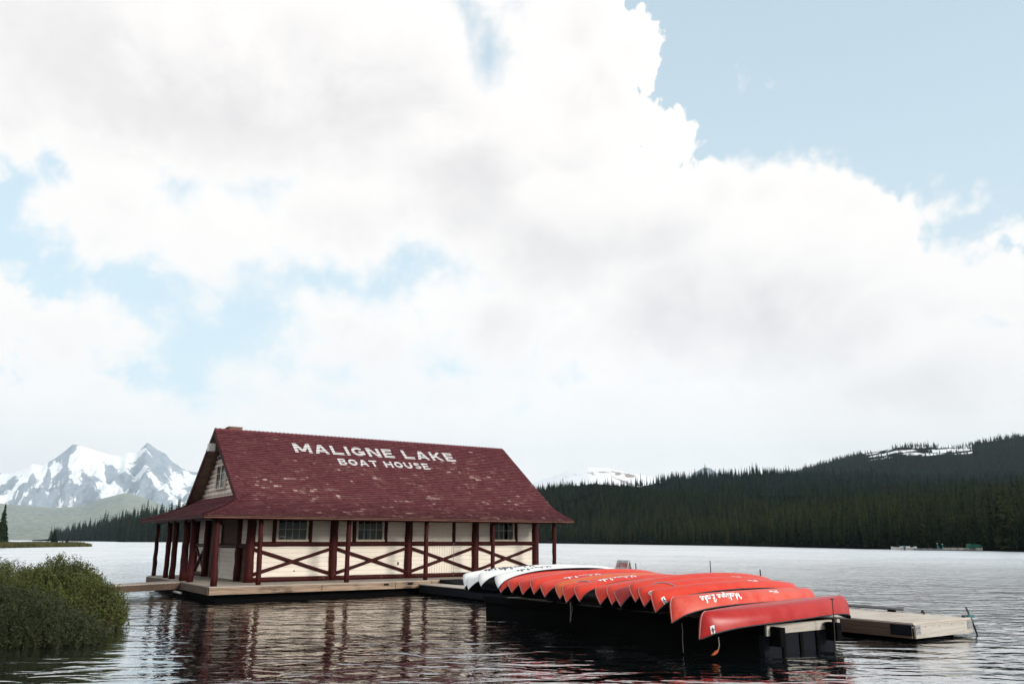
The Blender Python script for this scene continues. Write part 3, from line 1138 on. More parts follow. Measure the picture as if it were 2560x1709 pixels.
# ------------------------------------------------------------------ grassy spit with its few trees (left, across the bay)
def spit():
    xs = np.linspace(-330, -144, 60)
    ys = np.linspace(215, 345, 60)
    X, Y = np.meshgrid(xs, ys, indexing='ij')
    wob = (fbm(Y / 9, X / 30, 3, 5) - 0.5) * 4
    ins = np.minimum(np.minimum((-147 + wob) - X, (296 + (-150 - X) * 0.45 + wob) - Y), Y - (226 + wob))
    Z = np.clip(ins * 0.14, -0.6, 0.45) + (fbm(X / 6, Y / 6, 3, 9) - 0.5) * 0.15
    m = plain('spit_soil', (0.055, 0.058, 0.025), 0.95, 0.1, 0.4, 0.6)
    o = terrain_mesh('grassy_spit', X, Y, Z, m)
    tag(o, 'low grassy spit lying in the bay at left', 'spit', kind='structure')
    vs, fs = [], []
    rr = random.Random(5)
    while len(fs) < 13000:
        x, y = rr.uniform(-225, -146), rr.uniform(229, 330)
        if CX + x / y * 2097 < -60:
            continue
        i = min(-147 - x, 296 + (-150 - x) * 0.45 - y, y - 227)
        if i < 0.3:
            continue
        h = rr.uniform(0.6, 1.25) * (0.7 + 0.8 * float(fbm(x / 9, y / 9, 2, 3))) * min(1, 0.5 + i / 4)
        a = rr.uniform(0, pi)
        w = rr.uniform(0.10, 0.26)
        lx, ly = rr.uniform(-.25, .25), rr.uniform(-.25, .25)
        b = len(vs)
        vs += [(x - cos(a) * w, y - sin(a) * w, 0.1), (x + cos(a) * w, y + sin(a) * w, 0.1), (x + lx + cos(a) * w * .5, y + ly, 0.45 + h * 0.9), (x + lx * 1.3 - cos(a) * w * .4, y + ly, 0.45 + h)]
        fs += [(b, b + 1, b + 2, b + 3)]
    me = bpy.data.meshes.new('sedge')
    me.from_pydata(vs, [], fs)
    m, t, p = mat_base('sedge_blades', 0.9, 0.1)
    n = t.noise(pos(t), 0.35, 4, 0.6)
    c = t.mix(t.smooth(n, 0.35, 0.68), (0.055, 0.068, 0.024), (0.115, 0.100, 0.045))
    t.l.new(c, p.inputs['Base Color'])
    me.materials.append(m)
    o = link(bpy.data.objects.new('sedge', me))
    tag(o, 'olive sedge and low willow growing on the spit', 'sedge', kind='stuff')


spit()


def at_px(px, depth):
    return (px - CX) / (F_PX / cos(PITCH)) * depth


for px, dep, h, wide, k, lab in ((135, 288, 5.9, 1.25, 0, 'bushy little spruce standing alone on the grassy spit'),
                                 (121, 292, 3.2, 0.7, 2, 'thin little spruce just left of the bushy spruce on the spit'),
                                 (168, 286, 2.6, 1.3, 1, 'small dark shrubby spruce near the tip of the spit'),
                                 (2, 258, 13.4, 0.75, 0, 'tall dark spruce cut by the left edge of the photo'),
                                 (12, 262, 7.0, 0.8, 1, 'shorter spruce beside the tall one at the left edge'),
                                 (-30, 266, 11.0, 0.8, 2, 'dark spruce just outside the left edge of the spit view')):
    if px < -10:
        continue
    t, c = conifer((at_px(px, dep), dep, 0.2), h, k, lab, None, FINE_CROWNS, wide)


# ------------------------------------------------------------------ willow bushes on the near bank (left)
def bank():
    xs = np.linspace(-40, -8.5, 50)
    ys = np.linspace(10, 38, 56)
    X, Y = np.meshgrid(xs, ys, indexing='ij')
    edge = np.minimum(np.minimum(np.interp(Y, [10, 25, 29, 34], [-12.9, -13.2, -17.8, -18.5]) - X, Y - 20.2), 37 - Y)
    Z = np.clip(edge * 0.25, -0.5, 0.35) + (fbm(X, Y, 3, 2) - 0.5) * 0.15
    m = plain('bank_soil', (0.04, 0.035, 0.022), 0.95, 0.1, 0.4, 2)
    tag(terrain_mesh('lake_bank', X, Y, Z, m), 'low earth bank under the willow bushes', 'bank', kind='structure')


bank()


def leaf_mat(name, a, b, c3):
    m, t, p = mat_base(name, 0.65, 0.25)
    n = t.noise(pos(t), 1.6, 4, 0.6)
    isl = t.node('ShaderNodeNewGeometry').outputs['Random Per Island']
    c = t.mix(t.smooth(n, 0.35, 0.68), a, b)
    c = t.mix(t.math('MULTIPLY', isl, 0.6), c, c3)
    t.l.new(c, p.inputs['Base Color'])
    return m


M_leaf = leaf_mat('willow_leaves', (0.028, 0.038, 0.009), (0.064, 0.078, 0.018), (0.125, 0.138, 0.036))
M_leaf2 = leaf_mat('front_willow_leaves', (0.018, 0.026, 0.010), (0.032, 0.042, 0.016), (0.050, 0.060, 0.024))
M_twig = plain('willow_twigs', (0.06, 0.045, 0.03), 0.9, 0.1)


def willow(label, lobes, n_shoots, mat, seed, leaf=0.064):
    r = np.random.default_rng(seed)
    cx = sum(l[0] for l in lobes) / len(lobes)
    cy = sum(l[1] for l in lobes) / len(lobes)
    root = empty('willow_bush', (cx, cy, 0))
    tag(root, label, 'bush', 'willow bushes on the near bank')
    V, F = [], []
    stems = MB()
    wts = np.array([l[3] * l[4] * l[5] for l in lobes])
    wts = wts / wts.sum()
    nv = 0
    for k in range(n_shoots):
        l = lobes[r.choice(len(lobes), p=wts)]
        th = r.uniform(0, 2 * pi)
        cz = r.uniform(-0.35, 1.0)
        sx = sqrt(max(0, 1 - cz * cz))
        d = np.array([cos(th) * sx, sin(th) * sx, cz])
        rad = r.uniform(0.72, 1.04)
        lump = 0.86 + 0.30 * float(vnoise(l[0] * 3 + d[0] * 2.6 + d[2] * 1.7, l[1] + d[1] * 2.6, seed))
        tip = np.array([l[0], l[1], l[2]]) + d * rad * lump * np.array([l[3], l[4], l[5]])
        up = np.array([d[0] * 0.45 + r.normal(0, .16), d[1] * 0.45 + r.normal(0, .16), 0.9])
        up /= np.linalg.norm(up)
        ln = r.uniform(0.24, 0.48)
        base = tip - up * ln
        if tip[2] < 0.05:
            continue
        if k % 3 == 0:
            stems.tube([base - np.array([cx, cy, 0]), tip - np.array([cx, cy, 0])], [0.006, 0.002], 3, cap=False)
        m = int(r.integers(16, 26))
        t = r.uniform(0.05, 1.03, m)
        c = base + np.outer(t * ln, up) + r.normal(0, 0.018, (m, 3))
        a = r.uniform(0, 2 * pi, m)
        out = np.stack([np.cos(a), np.sin(a), r.uniform(0.2, 1.3, m)], -1)
        out /= np.linalg.norm(out, axis=1)[:, None]
        sd = np.cross(out, r.normal(0, 1, (m, 3)))
        sd /= np.linalg.norm(sd, axis=1)[:, None]
        L_ = leaf * r.uniform(0.7, 1.35, (m, 1))
        q = np.stack([c, c + out * L_ * .5 + sd * L_ * .17, c + out * L_, c + out * L_ * .5 - sd * L_ * .17], 1).reshape(-1, 3)
        V.append(q)
        F.append(np.arange(m * 4).reshape(-1, 4) + nv)
        nv += m * 4
    V = np.concatenate(V) - np.array([cx, cy, 0])
    F = np.concatenate(F)
    me = bpy.data.meshes.new('foliage')
    me.from_pydata(V.tolist(), [], F.tolist())
    me.materials.append(mat)
    link(bpy.data.objects.new('foliage', me), root)
    # a few thick stems from the ground
    for k in range(30):
        l = lobes[int(r.integers(len(lobes)))]
        b = np.array([l[0] + r.normal(0, .35) - cx, l[1] + r.normal(0, .35) - cy, -0.1])
        e = np.array([l[0] + r.normal(0, .8 * l[3] / 1.4) - cx, l[1] + r.normal(0, .6) - cy, l[2] + l[5] * r.uniform(.0, .6)])
        stems.tube([b, (b + e) / 2 + r.normal(0, .08, 3), e], [0.022, 0.015, 0.006], 4, cap=False)
    stems.build('stems', M_twig, root)
    return root


willow('broad rounded willow bush overhanging the water beside the gangway',
       [(-12.9, 24.2, .62, 1.45, 1.4, 1.22), (-11.75, 23.5, .42, 1.10, 1.2, .86), (-12.2, 23.4, .5, 1.2, 1.0, 1.0)], 5600, M_leaf, 3)
willow('ragged willow bush at the left edge behind the nearer bush',
       [(-15.1, 25.2, .70, 1.25, 1.4, 1.10), (-16.6, 25.4, .7, 1.4, 1.4, 1.15)], 3000, M_leaf, 5)
willow('low dark willow bush nearest the viewer at lower left',
       [(-12.1, 20.6, .42, 1.5, 1.25, .84), (-10.75, 20.4, .22, 1.05, .9, .58), (-13.4, 20.9, .5, 1.3, 1.2, .95)], 4600, M_leaf2, 8, 0.058)

# ------------------------------------------------------------------ the boathouse
DECK_W, DECK_L = 12.5, 17.9
house = empty('boathouse', ORG, ROTZ)
tag(house, 'floating log boathouse with red shingled roof and cream walls on the lake', 'boathouse')

# deck: boards, fascia, hull
for k in range(70):
    v0 = k * DECK_W / 70
    box_part('deck_board', M_deck, house, 0.0, DECK_L, v0 + 0.003, v0 + DECK_W / 70 - 0.003, -0.045, 0.0)
for a, b in ((0.0, 4.60), (4.62, 8.02), (8.04, 9.82), (10.22, 14.0), (14.02, 17.9)):
    box_part('deck_fascia', M_fascia, house, a, b, -0.062, -0.006, -0.315, -0.050)
box_part('deck_fascia', M_fascia, house, 9.84, 10.20, -0.085, -0.006, -0.345, -0.030)
box_part('deck_edge_strip', M_deck, house, 0.0, DECK_L, -0.055, -0.004, -0.048, -0.006)
for a, b in ((0.0, 5.9), (5.92, 12.5)):
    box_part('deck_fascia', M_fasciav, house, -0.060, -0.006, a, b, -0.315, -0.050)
for u in (7.45, 8.62):
    box_part('fascia_slot', M_dark, house, u, u + 0.25, -0.070, -0.060, -0.165, -0.085)  # dark blocks in place of open slots; the slot shade is their colour
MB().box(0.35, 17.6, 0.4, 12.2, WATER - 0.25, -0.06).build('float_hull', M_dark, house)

# posts and beams
WU = [2.20, 6.01, 9.84, 13.62, 17.37]
VW = 2.40
for i, u in enumerate(WU):
    log_part('wall_post', M_log, house, (u, VW, 0.0), (u, VW, 2.80), 0.19 if i else 0.21, 10, 0.012, 0.97, 20 + i, 12)
PU = [0.17, 1.94, 5.82, 9.66, 13.32, 17.03]
for i, u in enumerate(PU):
    log_part('porch_post', M_log, house, (u + (0.05 if i < 2 else 0), 0.24, 0.0), (u, 0.24, 2.70), 0.132 if i == 0 else 0.108, 10, 0.010, 0.90, 40 + i, 12)
for i, (v, r) in enumerate(((4.25, .15), (5.61, .165), (7.85, .14), (9.26, .125), (12.15, .11))):
    log_part('porch_post', M_log, house, (0.22, v, 0.0), (0.22, v, 2.68), r, 10, 0.014, 0.93, 60 + i, 12)
log_part('porch_beam', M_log, house, (-0.1, 0.24, 2.665), (17.75, 0.24, 2.665), 0.085, 14, 0.01, 1.0, 71)
log_part('porch_beam', M_log, house, (0.22, 0.1, 2.655), (0.22, 12.4, 2.655), 0.085, 12, 0.01, 1.0, 72)

# front wall: boards between the posts, with windows and a boarded door
front = MB().box(WU[0], WU[-1], 2.475, 2.50, 0.0, 1.60)
for a, b in ((WU[0], 3.36), (4.76, 7.15), (8.51, 10.9), (12.3, 14.74), (16.02, WU[-1])):
    front.box(a, b, 2.475, 2.50, 1.60, 2.80)
front.box(WU[0], WU[-1], 2.475, 2.50, 2.80, 4.0)
front = front.build('front_wall', M_soffit, house)
DOOR = (10.88, 12.27)
WINS = [(3.35, 4.75), (7.14, 8.50), (14.73, 16.01)]


def boards(parent, u0, u1, z0, z1, n, mat=M_cream):
    h = (z1 - z0) / n
    for k in range(n):
        box_part('board', mat, parent, u0, u1, 2.428, 2.470, z0 + k * h + 0.0025, z0 + (k + 1) * h - 0.0025)


for i in range(4):
    a, b = WU[i] + 0.1, WU[i + 1] - 0.1
    if i == 2:
        boards(front, a, DOOR[0] - 0.01, 0.02, 1.62, 8)
        boards(front, DOOR[1] + 0.01, b, 0.02, 1.62, 8)
        boards(front, a, DOOR[0] - 0.01, 1.62, 2.80, 6)
        boards(front, DOOR[1] + 0.01, b, 1.62, 2.80, 6)
    else:
        w = WINS[(0, 1, 0, 2)[i]]
        boards(front, a, b, 0.02, 1.62, 8)
        boards(front, a, w[0] - 0.02, 1.62, 2.80, 6)
        boards(front, w[1] + 0.02, b, 1.62, 2.80, 6)
    # rails and braces
    log_part('rail', M_log, house, (WU[i], 2.385, 1.61), (WU[i + 1], 2.385, 1.61), 0.105, 8, 0.006, 0.98, 80 + i)
    log_part('sill_log', M_log, house, (WU[i], 2.385, 0.105), (WU[i + 1], 2.385, 0.105), 0.105, 8, 0.006, 0.98, 85 + i)
    log_part('brace', M_log, house, (WU[i] + 0.12, 2.375, 1.40), (WU[i + 1] - 0.12, 2.375, 0.31), 0.076, 8, 0.006, 0.95, 90 + i)
    log_part('brace', M_log, house, (WU[i] + 0.12, 2.345, 0.31), (WU[i + 1] - 0.12, 2.345, 1.40), 0.076, 8, 0.006, 0.95, 95 + i)
door = MB().box(DOOR[0], DOOR[1], 2.452, 2.470, 0.02, 2.80).build('door', M_soffit, house)
nb = 10
for k in range(nb):
    w = (DOOR[1] - DOOR[0]) / nb
    box_part('board', M_cream, door, DOOR[0] + k * w + 0.005, DOOR[0] + (k + 1) * w - 0.005, 2.418, 2.448, 0.02, 2.80)
for z in (0.16, 1.05, 1.60):
    box_part('hinge', M_iron, door, DOOR[1] - 0.03, DOOR[1] + 0.06, 2.255, 2.30, z - 0.06, z + 0.06)
box_part('latch_rod', M_iron, door, DOOR[1] + 0.005, DOOR[1] + 0.02, 2.26, 2.275, 0.05, 1.62)
for a, b in WINS:
    z0, z1 = 1.735, 2.76
    win = MB().box(a - 0.02, a + 0.06, 2.40, 2.47, z0, z1).box(b - 0.06, b + 0.02, 2.40, 2.47, z0, z1)
    win.box(a + 0.061, b - 0.061, 2.40, 2.47, z1 - 0.05, z1)
    win = win.build('window', M_frame, house)
    box_part('window_sill', M_frame, win, a - 0.05, b + 0.05, 2.345, 2.475, z0 - 0.02, z0 + 0.065)
    nx_, nz_ = 4, 2
    ww, hh = (b - a - 0.12) / nx_, (z1 - 0.05 - z0 - 0.065) / nz_
    for ix in range(nx_):
        for iz in range(nz_):
            x0, zz = a + 0.06 + ix * ww, z0 + 0.065 + iz * hh
            box_part('pane', M_glass, win, x0 + 0.009, x0 + ww - 0.009, 2.440, 2.446, zz + 0.009, zz + hh - 0.009)
    for ix in range(1, nx_):
        box_part('glazing_bar', M_frame, win, a + 0.06 + ix * ww - 0.010, a + 0.06 + ix * ww + 0.010, 2.425, 2.455, z0 + 0.065, z1 - 0.05)
    box_part('glazing_bar', M_frame, win, a + 0.06, b - 0.06, 2.428, 2.452, z0 + 0.065 + hh - 0.010, z0 + 0.065 + hh + 0.010)
    for u in (a - 0.13, b + 0.13):
        log_part('window_stud', M_log, house, (u, 2.40, 1.66), (u, 2.40, 2.80), 0.085, 5, 0.004, 0.98, int(u * 10), 8)
log_part('window_stud', M_log, house, (DOOR[1] + 0.10, 2.40, 1.66), (DOOR[1] + 0.10, 2.40, 2.80), 0.085, 5, 0.004, 0.98, 7, 8)
log_part('window_stud', M_log, house, (DOOR[0] - 0.10, 2.40, 1.66), (DOOR[0] - 0.10, 2.40, 2.80), 0.085, 5, 0.004, 0.98, 8, 8)
box_part('wall_outlet', M_iron, house, 9.28, 9.36, 2.400, 2.428, 0.62, 0.76)
box_part('wall_outlet', M_iron, house, 4.20, 4.26, 2.400, 2.428, 0.42, 0.47)
# something pale and blue inside behind the glass
room = MB().box(7.5, 8.1, 3.4, 3.45, 1.2, 2.3)
room.build('notice_board', plain('blue_board', (0.05, 0.16, 0.22), 0.6), house)
MB().box(4.0, 4.5, 3.6, 3.9, 0.0, 1.9).build('stacked_gear', plain('blue_gear', (0.06, 0.10, 0.15), 0.7), house)

# left end wall under the gable
LU = 2.20
lw = MB().box(LU + 0.10, LU + 0.14, 2.45, 12.0, 0.0, 2.80)
lw = lw.build('end_wall', M_soffit, house)


def lboards(v0, v1, z0, z1, n):
    h = (z1 - z0) / n
    for k in range(n):
        box_part('board', M_cream, lw, LU + 0.02, LU + 0.06, v0, v1, z0 + k * h + .003, z0 + (k + 1) * h - .003)


lboards(4.15, 7.30, 0.02, 1.42, 7)
lboards(10.1, 11.8, 0.02, 1.50, 7)
lboards(10.1, 11.8, 1.50, 2.80, 6)
lboards(2.8, 3.9, 1.62, 2.80, 6)
box_part('corner_panel', M_white, house, LU - 0.02, LU + 0.05, 7.33, 7.95, 0.02, 0.80)
box_part('corner_panel', M_white, house, LU - 0.02, LU + 0.05, 7.33, 7.95, 0.815, 1.44)
for k in range(5):
    box_part('shutter_slat', M_frame, house, LU - 0.02, LU + 0.03, 7.34 + k * .13, 7.44 + k * .13, 1.56, 2.50)
for i, v in enumerate((4.05, 8.2, 9.9, 12.0)):
    log_part('wall_post', M_log, house, (LU, v, 0), (LU, v, 2.8), 0.18, 8, 0.01, 0.97, 120 + i)
for a, b in ((2.4, 8.2), (9.9, 12.0)):
    log_part('rail', M_log, house, (LU, a, 1.52), (LU, b, 1.52), 0.09, 8, 0.006, 0.98, 130)
log_part('sill_log', M_log, house, (LU, 9.9, 0.11), (LU, 12.0, 0.11), 0.10, 6, 0.005, 0.98, 131)
log_part('brace', M_log, house, (LU - 0.02, 9.95, 0.2), (LU - 0.02, 11.95, 1.42), 0.075, 6, 0.005, 0.96, 132)
log_part('brace', M_log, house, (LU - 0.06, 9.95, 1.42), (LU - 0.06, 11.95, 0.2), 0.075, 6, 0.005, 0.96, 133)
# right end wall and back wall
rw = MB().box(17.35, 17.39, 2.45, 12.0, 0.0, 2.8)
rw.prism([(2.45, 2.8), (12.0, 2.8), (12.0, 3.6), (10.2, 4.0), (6.256, 6.80), (2.5, 4.0)], 'x', 17.35, 17.39)
rw.build('end_wall', M_cream, house)
MB().box(2.2, 17.38, 11.98, 12.02, 0.0, 3.5).build('back_wall', M_cream, house)
# porch ceilings
MB().box(-0.38, 17.6, -0.30, 2.47, 2.775, 2.795).box(-0.38, 2.15, 2.48, 12.75, 2.775, 2.795).build('porch_ceiling', M_soffit, house)

# ---- roof
PROF = [(-.43, 2.74), (.25, 2.955), (.85, 3.175), (1.4, 3.43), (1.9, 3.765), (2.4, 4.13), (6.256, 6.955)]
pv = np.array(PROF)
# smooth the flare
tq = np.concatenate([[0], np.cumsum(np.hypot(*np.diff(pv, axis=0).T))])
QT = tq[-1]
UE0, UR0, UR1 = -0.51, 1.24, 17.80
QK = float(np.interp(1.45, pv[:, 0], tq))


def roof_at(q, n, back=False, off=0.0):
    v, z = np.interp(q, tq, pv[:, 0]), np.interp(q, tq, pv[:, 1])
    q0, q1 = max(q - 0.12, 0), min(q + 0.12, QT)
    dv = np.interp(q1, tq, pv[:, 0]) - np.interp(q0, tq, pv[:, 0])
    dz = np.interp(q1, tq, pv[:, 1]) - np.interp(q0, tq, pv[:, 1])
    l = hypot(dv, dz)
    v, z = v - dz / l * n, z + dv / l * n
    if back:
        v = 2 * 6.256 - v
    return v, z


def u_left(q):
    return float(np.interp(q, [0, QK], [UE0, UR0]))


def deck_sheet(back):
    m = MB()
    qs = [0, .35, .7, 1.05, 1.4, 1.75, QK, QK + .4, 2.8, 3.1, QT]
    qs = sorted(set(q for q in qs if q <= QT))
    top, bot = [], []
    for q in qs:
        v, z = roof_at(q, -0.01, back)
        v2, z2 = roof_at(q, -0.09, back)
        ul = u_left(q)
        top.append(((ul, v, z), (UR1, v, z)))
        bot.append(((ul + 0.02, v2, z2), (UR1 - 0.02, v2, z2)))
    for i in range(len(qs) - 1):
        m.add([top[i][0], top[i][1], top[i + 1][1], top[i + 1][0]], [(0, 1, 2, 3)])
        m.add([bot[i][0], bot[i + 1][0], bot[i + 1][1], bot[i][1]], [(0, 1, 2, 3)])
        m.add([top[i][1], bot[i][1], bot[i + 1][1], top[i + 1][1]], [(0, 1, 2, 3)])
        m.add([top[i][0], top[i + 1][0], bot[i + 1][0], bot[i][0]], [(0, 1, 2, 3)])
    m.add([top[0][0], bot[0][0], bot[0][1], top[0][1]], [(0, 1, 2, 3)])
    return m


rm = deck_sheet(False)
rm2 = deck_sheet(True)
rm.add(rm2.v, rm2.f)
# left skirt deck
SK = [(d, float(np.interp(-.43 + d, pv[:, 0], pv[:, 1]))) for d in (0, .6, 1.2, 1.88, 2.25)]
KU = (UR0 - UE0) / 1.88


def skirt_v(d):
    return -.43 + d


for (d0, z0), (d1, z1) in zip(SK[:-1], SK[1:]):
    u0, u1 = UE0 + d0 * KU, UE0 + d1 * KU
    for off in (-0.012, -0.09):
        rm.add([(u0, skirt_v(d0), z0 + off), (u0, 12.512 - skirt_v(d0), z0 + off), (u1, 12.512 - skirt_v(d1), z1 + off), (u1, skirt_v(d1), z1 + off)], [(0, 1, 2, 3)])
rm.add([(UE0, -.43, 2.73), (UE0, 12.94, 2.73), (UE0, 12.94, 2.65), (UE0, -.43, 2.65)], [(0, 1, 2, 3)])
roof = rm.build('roof', M_rake, house)

sv, sf, s_wear, s_tone = [], [], [], []


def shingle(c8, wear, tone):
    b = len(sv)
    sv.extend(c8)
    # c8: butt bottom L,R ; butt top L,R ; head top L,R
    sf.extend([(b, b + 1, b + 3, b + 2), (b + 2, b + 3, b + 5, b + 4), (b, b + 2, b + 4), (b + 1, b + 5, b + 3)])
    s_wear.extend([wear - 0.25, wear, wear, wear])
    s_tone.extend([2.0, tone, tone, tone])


EXPO = 0.162
NC = int(QT / EXPO)
EXPO = QT / NC
rs_ = random.Random(3)


def wear_at(u, q):
    """paint is worn in long horizontal smears, most along the flare and mid slope"""
    n = float(fbm(u * 2.4 + 3, q * 7.5, 3, 41))
    big_ = float(fbm(u * 0.16, q * 0.5 + 9, 2, 43))
    band = 0.10 * math.exp(-((q - 2.55) / 0.35) ** 2) + 0.10 * math.exp(-((q - 0.25) / 0.3) ** 2) + 0.07 * math.exp(-((q - 4.2) / 0.8) ** 2)
    hi = 0.10 * max(0, (q - 5.4) / 2.5) + (0.12 if u < 2.0 or u > 16.2 else 0.0)
    return (n - 0.5) * 1.25 + (big_ - 0.5) * 0.22 + band * 0.8 - hi + 0.385


for side in (False, True):
    for j in range(NC):
        q0 = j * EXPO
        q1 = q0 + EXPO * 1.02
        ul, ur = u_left(q0) - 0.03, UR1 + 0.03
        u = ul
        a_b, a_t, a_h = None, None, None
        while u < ur - 0.02:
            w = rs_.uniform(0.10, 0.24) * (3 if side else 1)
            u1 = min(u + w, ur)
            lift = rs_.uniform(0.030, 0.042)
            dq = rs_.uniform(-0.008, 0.008)
            pts = []
            qa = max(q0 + dq, -0.05)
            for (q, n) in ((qa, 0.0), (qa, lift), (q1, 0.010)):
                v, z = roof_at(max(q, 0), n, side)
                if q < 0:
                    v, z = v + (q if not side else -q) * 0.95, z + q * 0.3
                pts.append((v, z))
            g_ = 0.0025
            shingle([(u + g_, *pts[0]), (u1 - g_, *pts[0]), (u + g_, *pts[1]), (u1 - g_, *pts[1]), (u + g_, *pts[2]), (u1 - g_, *pts[2])],
                    wear_at((u + u1) / 2, q0) + rs_.uniform(-0.20, 0.20), rs_.random())
            u = u1
# skirt shingles on the left end
d = 0.0
while d < 2.2:
    d1 = d + EXPO * 0.95
    v, ve = skirt_v(min(d, 1.9)) - 0.03, 12.512 - skirt_v(min(d, 1.9)) + 0.03
    za, zb = (float(np.interp(-.43 + x, pv[:, 0], pv[:, 1])) for x in (d, d1))
    ua, ub = UE0 + d * KU, UE0 + d1 * KU
    while v < ve - 0.02:
        v1 = min(v + rs_.uniform(0.10, 0.24), ve)
        lift = rs_.uniform(0.022, 0.032)
        shingle([(ua, v + .002, za), (ua, v1 - .002, za), (ua - .01, v + .002, za + lift), (ua - .01, v1 - .002, za + lift), (ub, v + .002, zb + .010), (ub, v1 - .002, zb + .010)],
                0.22 + rs_.uniform(-.2, .3) + 0.3 * (float(fbm(d * 3, v * .6, 2, 8)) - .5), rs_.random())
        v = v1
    d = d1
# ridge caps and hip caps
u = UR0 - 0.03
while u < UR1:
    u1 = u + 0.21
    for s in (1, -1):
        hv = 0.13
        shingle([(u, 6.256 - s * hv, 6.955 - hv * .70), (u, 6.256, 6.985), (u, 6.256 - s * hv, 6.955 - hv * .70 + .045), (u, 6.256, 7.050), (u1, 6.256 - s * hv, 6.955 - hv * .70 + .025), (u1, 6.256, 7.015)], rs_.uniform(0, .3), rs_.random())
    u = u1
for back in (False, True):
    for k in range(22):
        t0, t1 = k / 22, (k + 1.05) / 22

        def hp(t, dv, n):
            dd = 1.88 * t
            v = -.43 + dd
            z = float(np.interp(v, pv[:, 0], pv[:, 1])) + n
            uu = UE0 + dd * KU
            uu, v = uu + dv, v - dv
            return (uu, 12.512 - v if back else v, z)
        for s in (1, -1):
            shingle([hp(t0, 0.10 * s, -.01), hp(t0, 0, .03), hp(t0, .10 * s, .04), hp(t0, 0, .085), hp(t1, .10 * s, .02), hp(t1, 0, .045)], rs_.uniform(.1, .45), rs_.random())
me = bpy.data.meshes.new('shingles')
me.from_pydata(sv, [], sf)
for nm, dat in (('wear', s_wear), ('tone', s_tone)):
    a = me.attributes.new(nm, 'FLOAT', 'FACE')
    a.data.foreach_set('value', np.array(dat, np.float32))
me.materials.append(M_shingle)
o = link(bpy.data.objects.new('shingles', me), roof)
o['kind'] = 'stuff'

# eave trim and rakes
box_part('eave_fascia', M_trim, roof, UE0 - .03, UR1, -0.475, -0.445, 2.615, 2.722)
box_part('eave_trim', M_fascia, roof, UE0 - .03, UR1, -0.490, -0.477, 2.650, 2.664)
box_part('eave_fascia', M_trim, roof, UE0 - .05, UE0 - .02, -0.44, 12.95, 2.615, 2.722)


def rake(u0, u1, name, mat):
    for back in (False, True):
        m = MB()
        qs = [QK if u0 < 5 else 0.0, QK + .5, 3.1, QT] if u0 < 5 else [0, .7, 1.4, QK, QK + .5, 3.1, QT]
        for qa, qb in zip(qs[:-1], qs[1:]):
            ps = []
            for q, n in ((qa, 0.012), (qb, 0.012), (qb, -0.20), (qa, -0.20)):
                ps.append(roof_at(q, n, back))
            m.add([(u0, *p) for p in ps] + [(u1, *p) for p in ps], [(0, 1, 2, 3), (7, 6, 5, 4), (0, 4, 5, 1), (1, 5, 6, 2), (2, 6, 7, 3), (3, 7, 4, 0)])
        m.build(name, mat, roof)


rake(UR0 - 0.045, UR0 - 0.003, 'rake_board', M_trim)
rake(UR1 + 0.003, UR1 + 0.04, 'rake_board', M_trim)

# gable wall of half-round siding logs, with a window, lamp and speaker box
GU = 1.80
gw = MB().prism([(2.0, 3.75), (10.5, 3.75), (6.256, 6.86)], 'x', GU + 0.10, GU + 0.13).build('gable_wall', M_soffit, house)
z = 3.62
k = 0
while z < 6.7:
    half = (6.80 - (z + 0.25)) / 0.733
    if half < 0.15:
        break
    pts, rad = log_pts((GU + 0.09, 6.256 - half, z + 0.112), (GU + 0.09, 6.256 + half, z + 0.112), 0.122, 8, 0.004, 1.0, 200 + k)
    MB().tube(pts, rad, 10).build('siding_log', M_gable, gw, smooth=True)
    z += 0.225
    k += 1
gwin = MB()
gv, gz0, gz1 = 6.45, 4.20, 5.25
fr_ = [(gv - .87, gv - .78), (gv - .05, gv + .05), (gv + .78, gv + .87)]
for a, b in fr_:
    gwin.box(GU - 0.09, GU - 0.03, a, b, gz0, gz1)
for z0_, z1_ in ((gz0 - .06, gz0), (gz1, gz1 + .07)):
    gwin.box(GU - 0.10, GU - 0.03, gv - .90, gv + .90, z0_, z1_)
gwin = gwin.build('window', M_gable, house)
for a, b in ((gv - .78, gv - .05), (gv + .05, gv + .78)):
    box_part('sash_backing', M_dark, gwin, GU - 0.04, GU - 0.032, a, b, gz0, gz1)
    for iz in range(3):
        h = (gz1 - gz0) / 3
        for iv in range(2):
            w = (b - a) / 2
            box_part('pane', M_glass, gwin, GU - .056, GU - .050, a + iv * w + .012, a + (iv + 1) * w - .012, gz0 + iz * h + .012, gz0 + (iz + 1) * h - .012)
    for iz in (1, 2):
        box_part('glazing_bar', M_frame, gwin, GU - .072, GU - .058, a, b, gz0 + iz * h - .012, gz0 + iz * h + .012)
    box_part('glazing_bar', M_frame, gwin, GU - .070, GU - .060, (a + b) / 2 - .012, (a + b) / 2 + .012, gz0, gz1)
box_part('loudspeaker_box', M_white, house, UR0 - .20, UR0 + .10, 6.36, 6.66, 5.93, 6.30)
lamp = MB().box(GU - .30, GU - .10, 6.2, 6.5, 5.58, 5.66).tube([(GU - .1, 6.35, 5.7), (GU + .03, 6.35, 5.72)], .025, 6)
lamp.build('gable_lamp', M_iron, house)
MB().tube([(UR0 + .1, 6.4, 6.0), (GU - .12, 6.1, 5.85), (GU - .1, 5.4, 5.5)], .015, 5).build('cable', M_iron, house)
ch = MB().box(2.0, 2.62, 6.65, 7.25, 6.0, 7.16).box(1.97, 2.65, 6.62, 7.28, 7.162, 7.215)
ch.build('chimney', M_brick, roof)


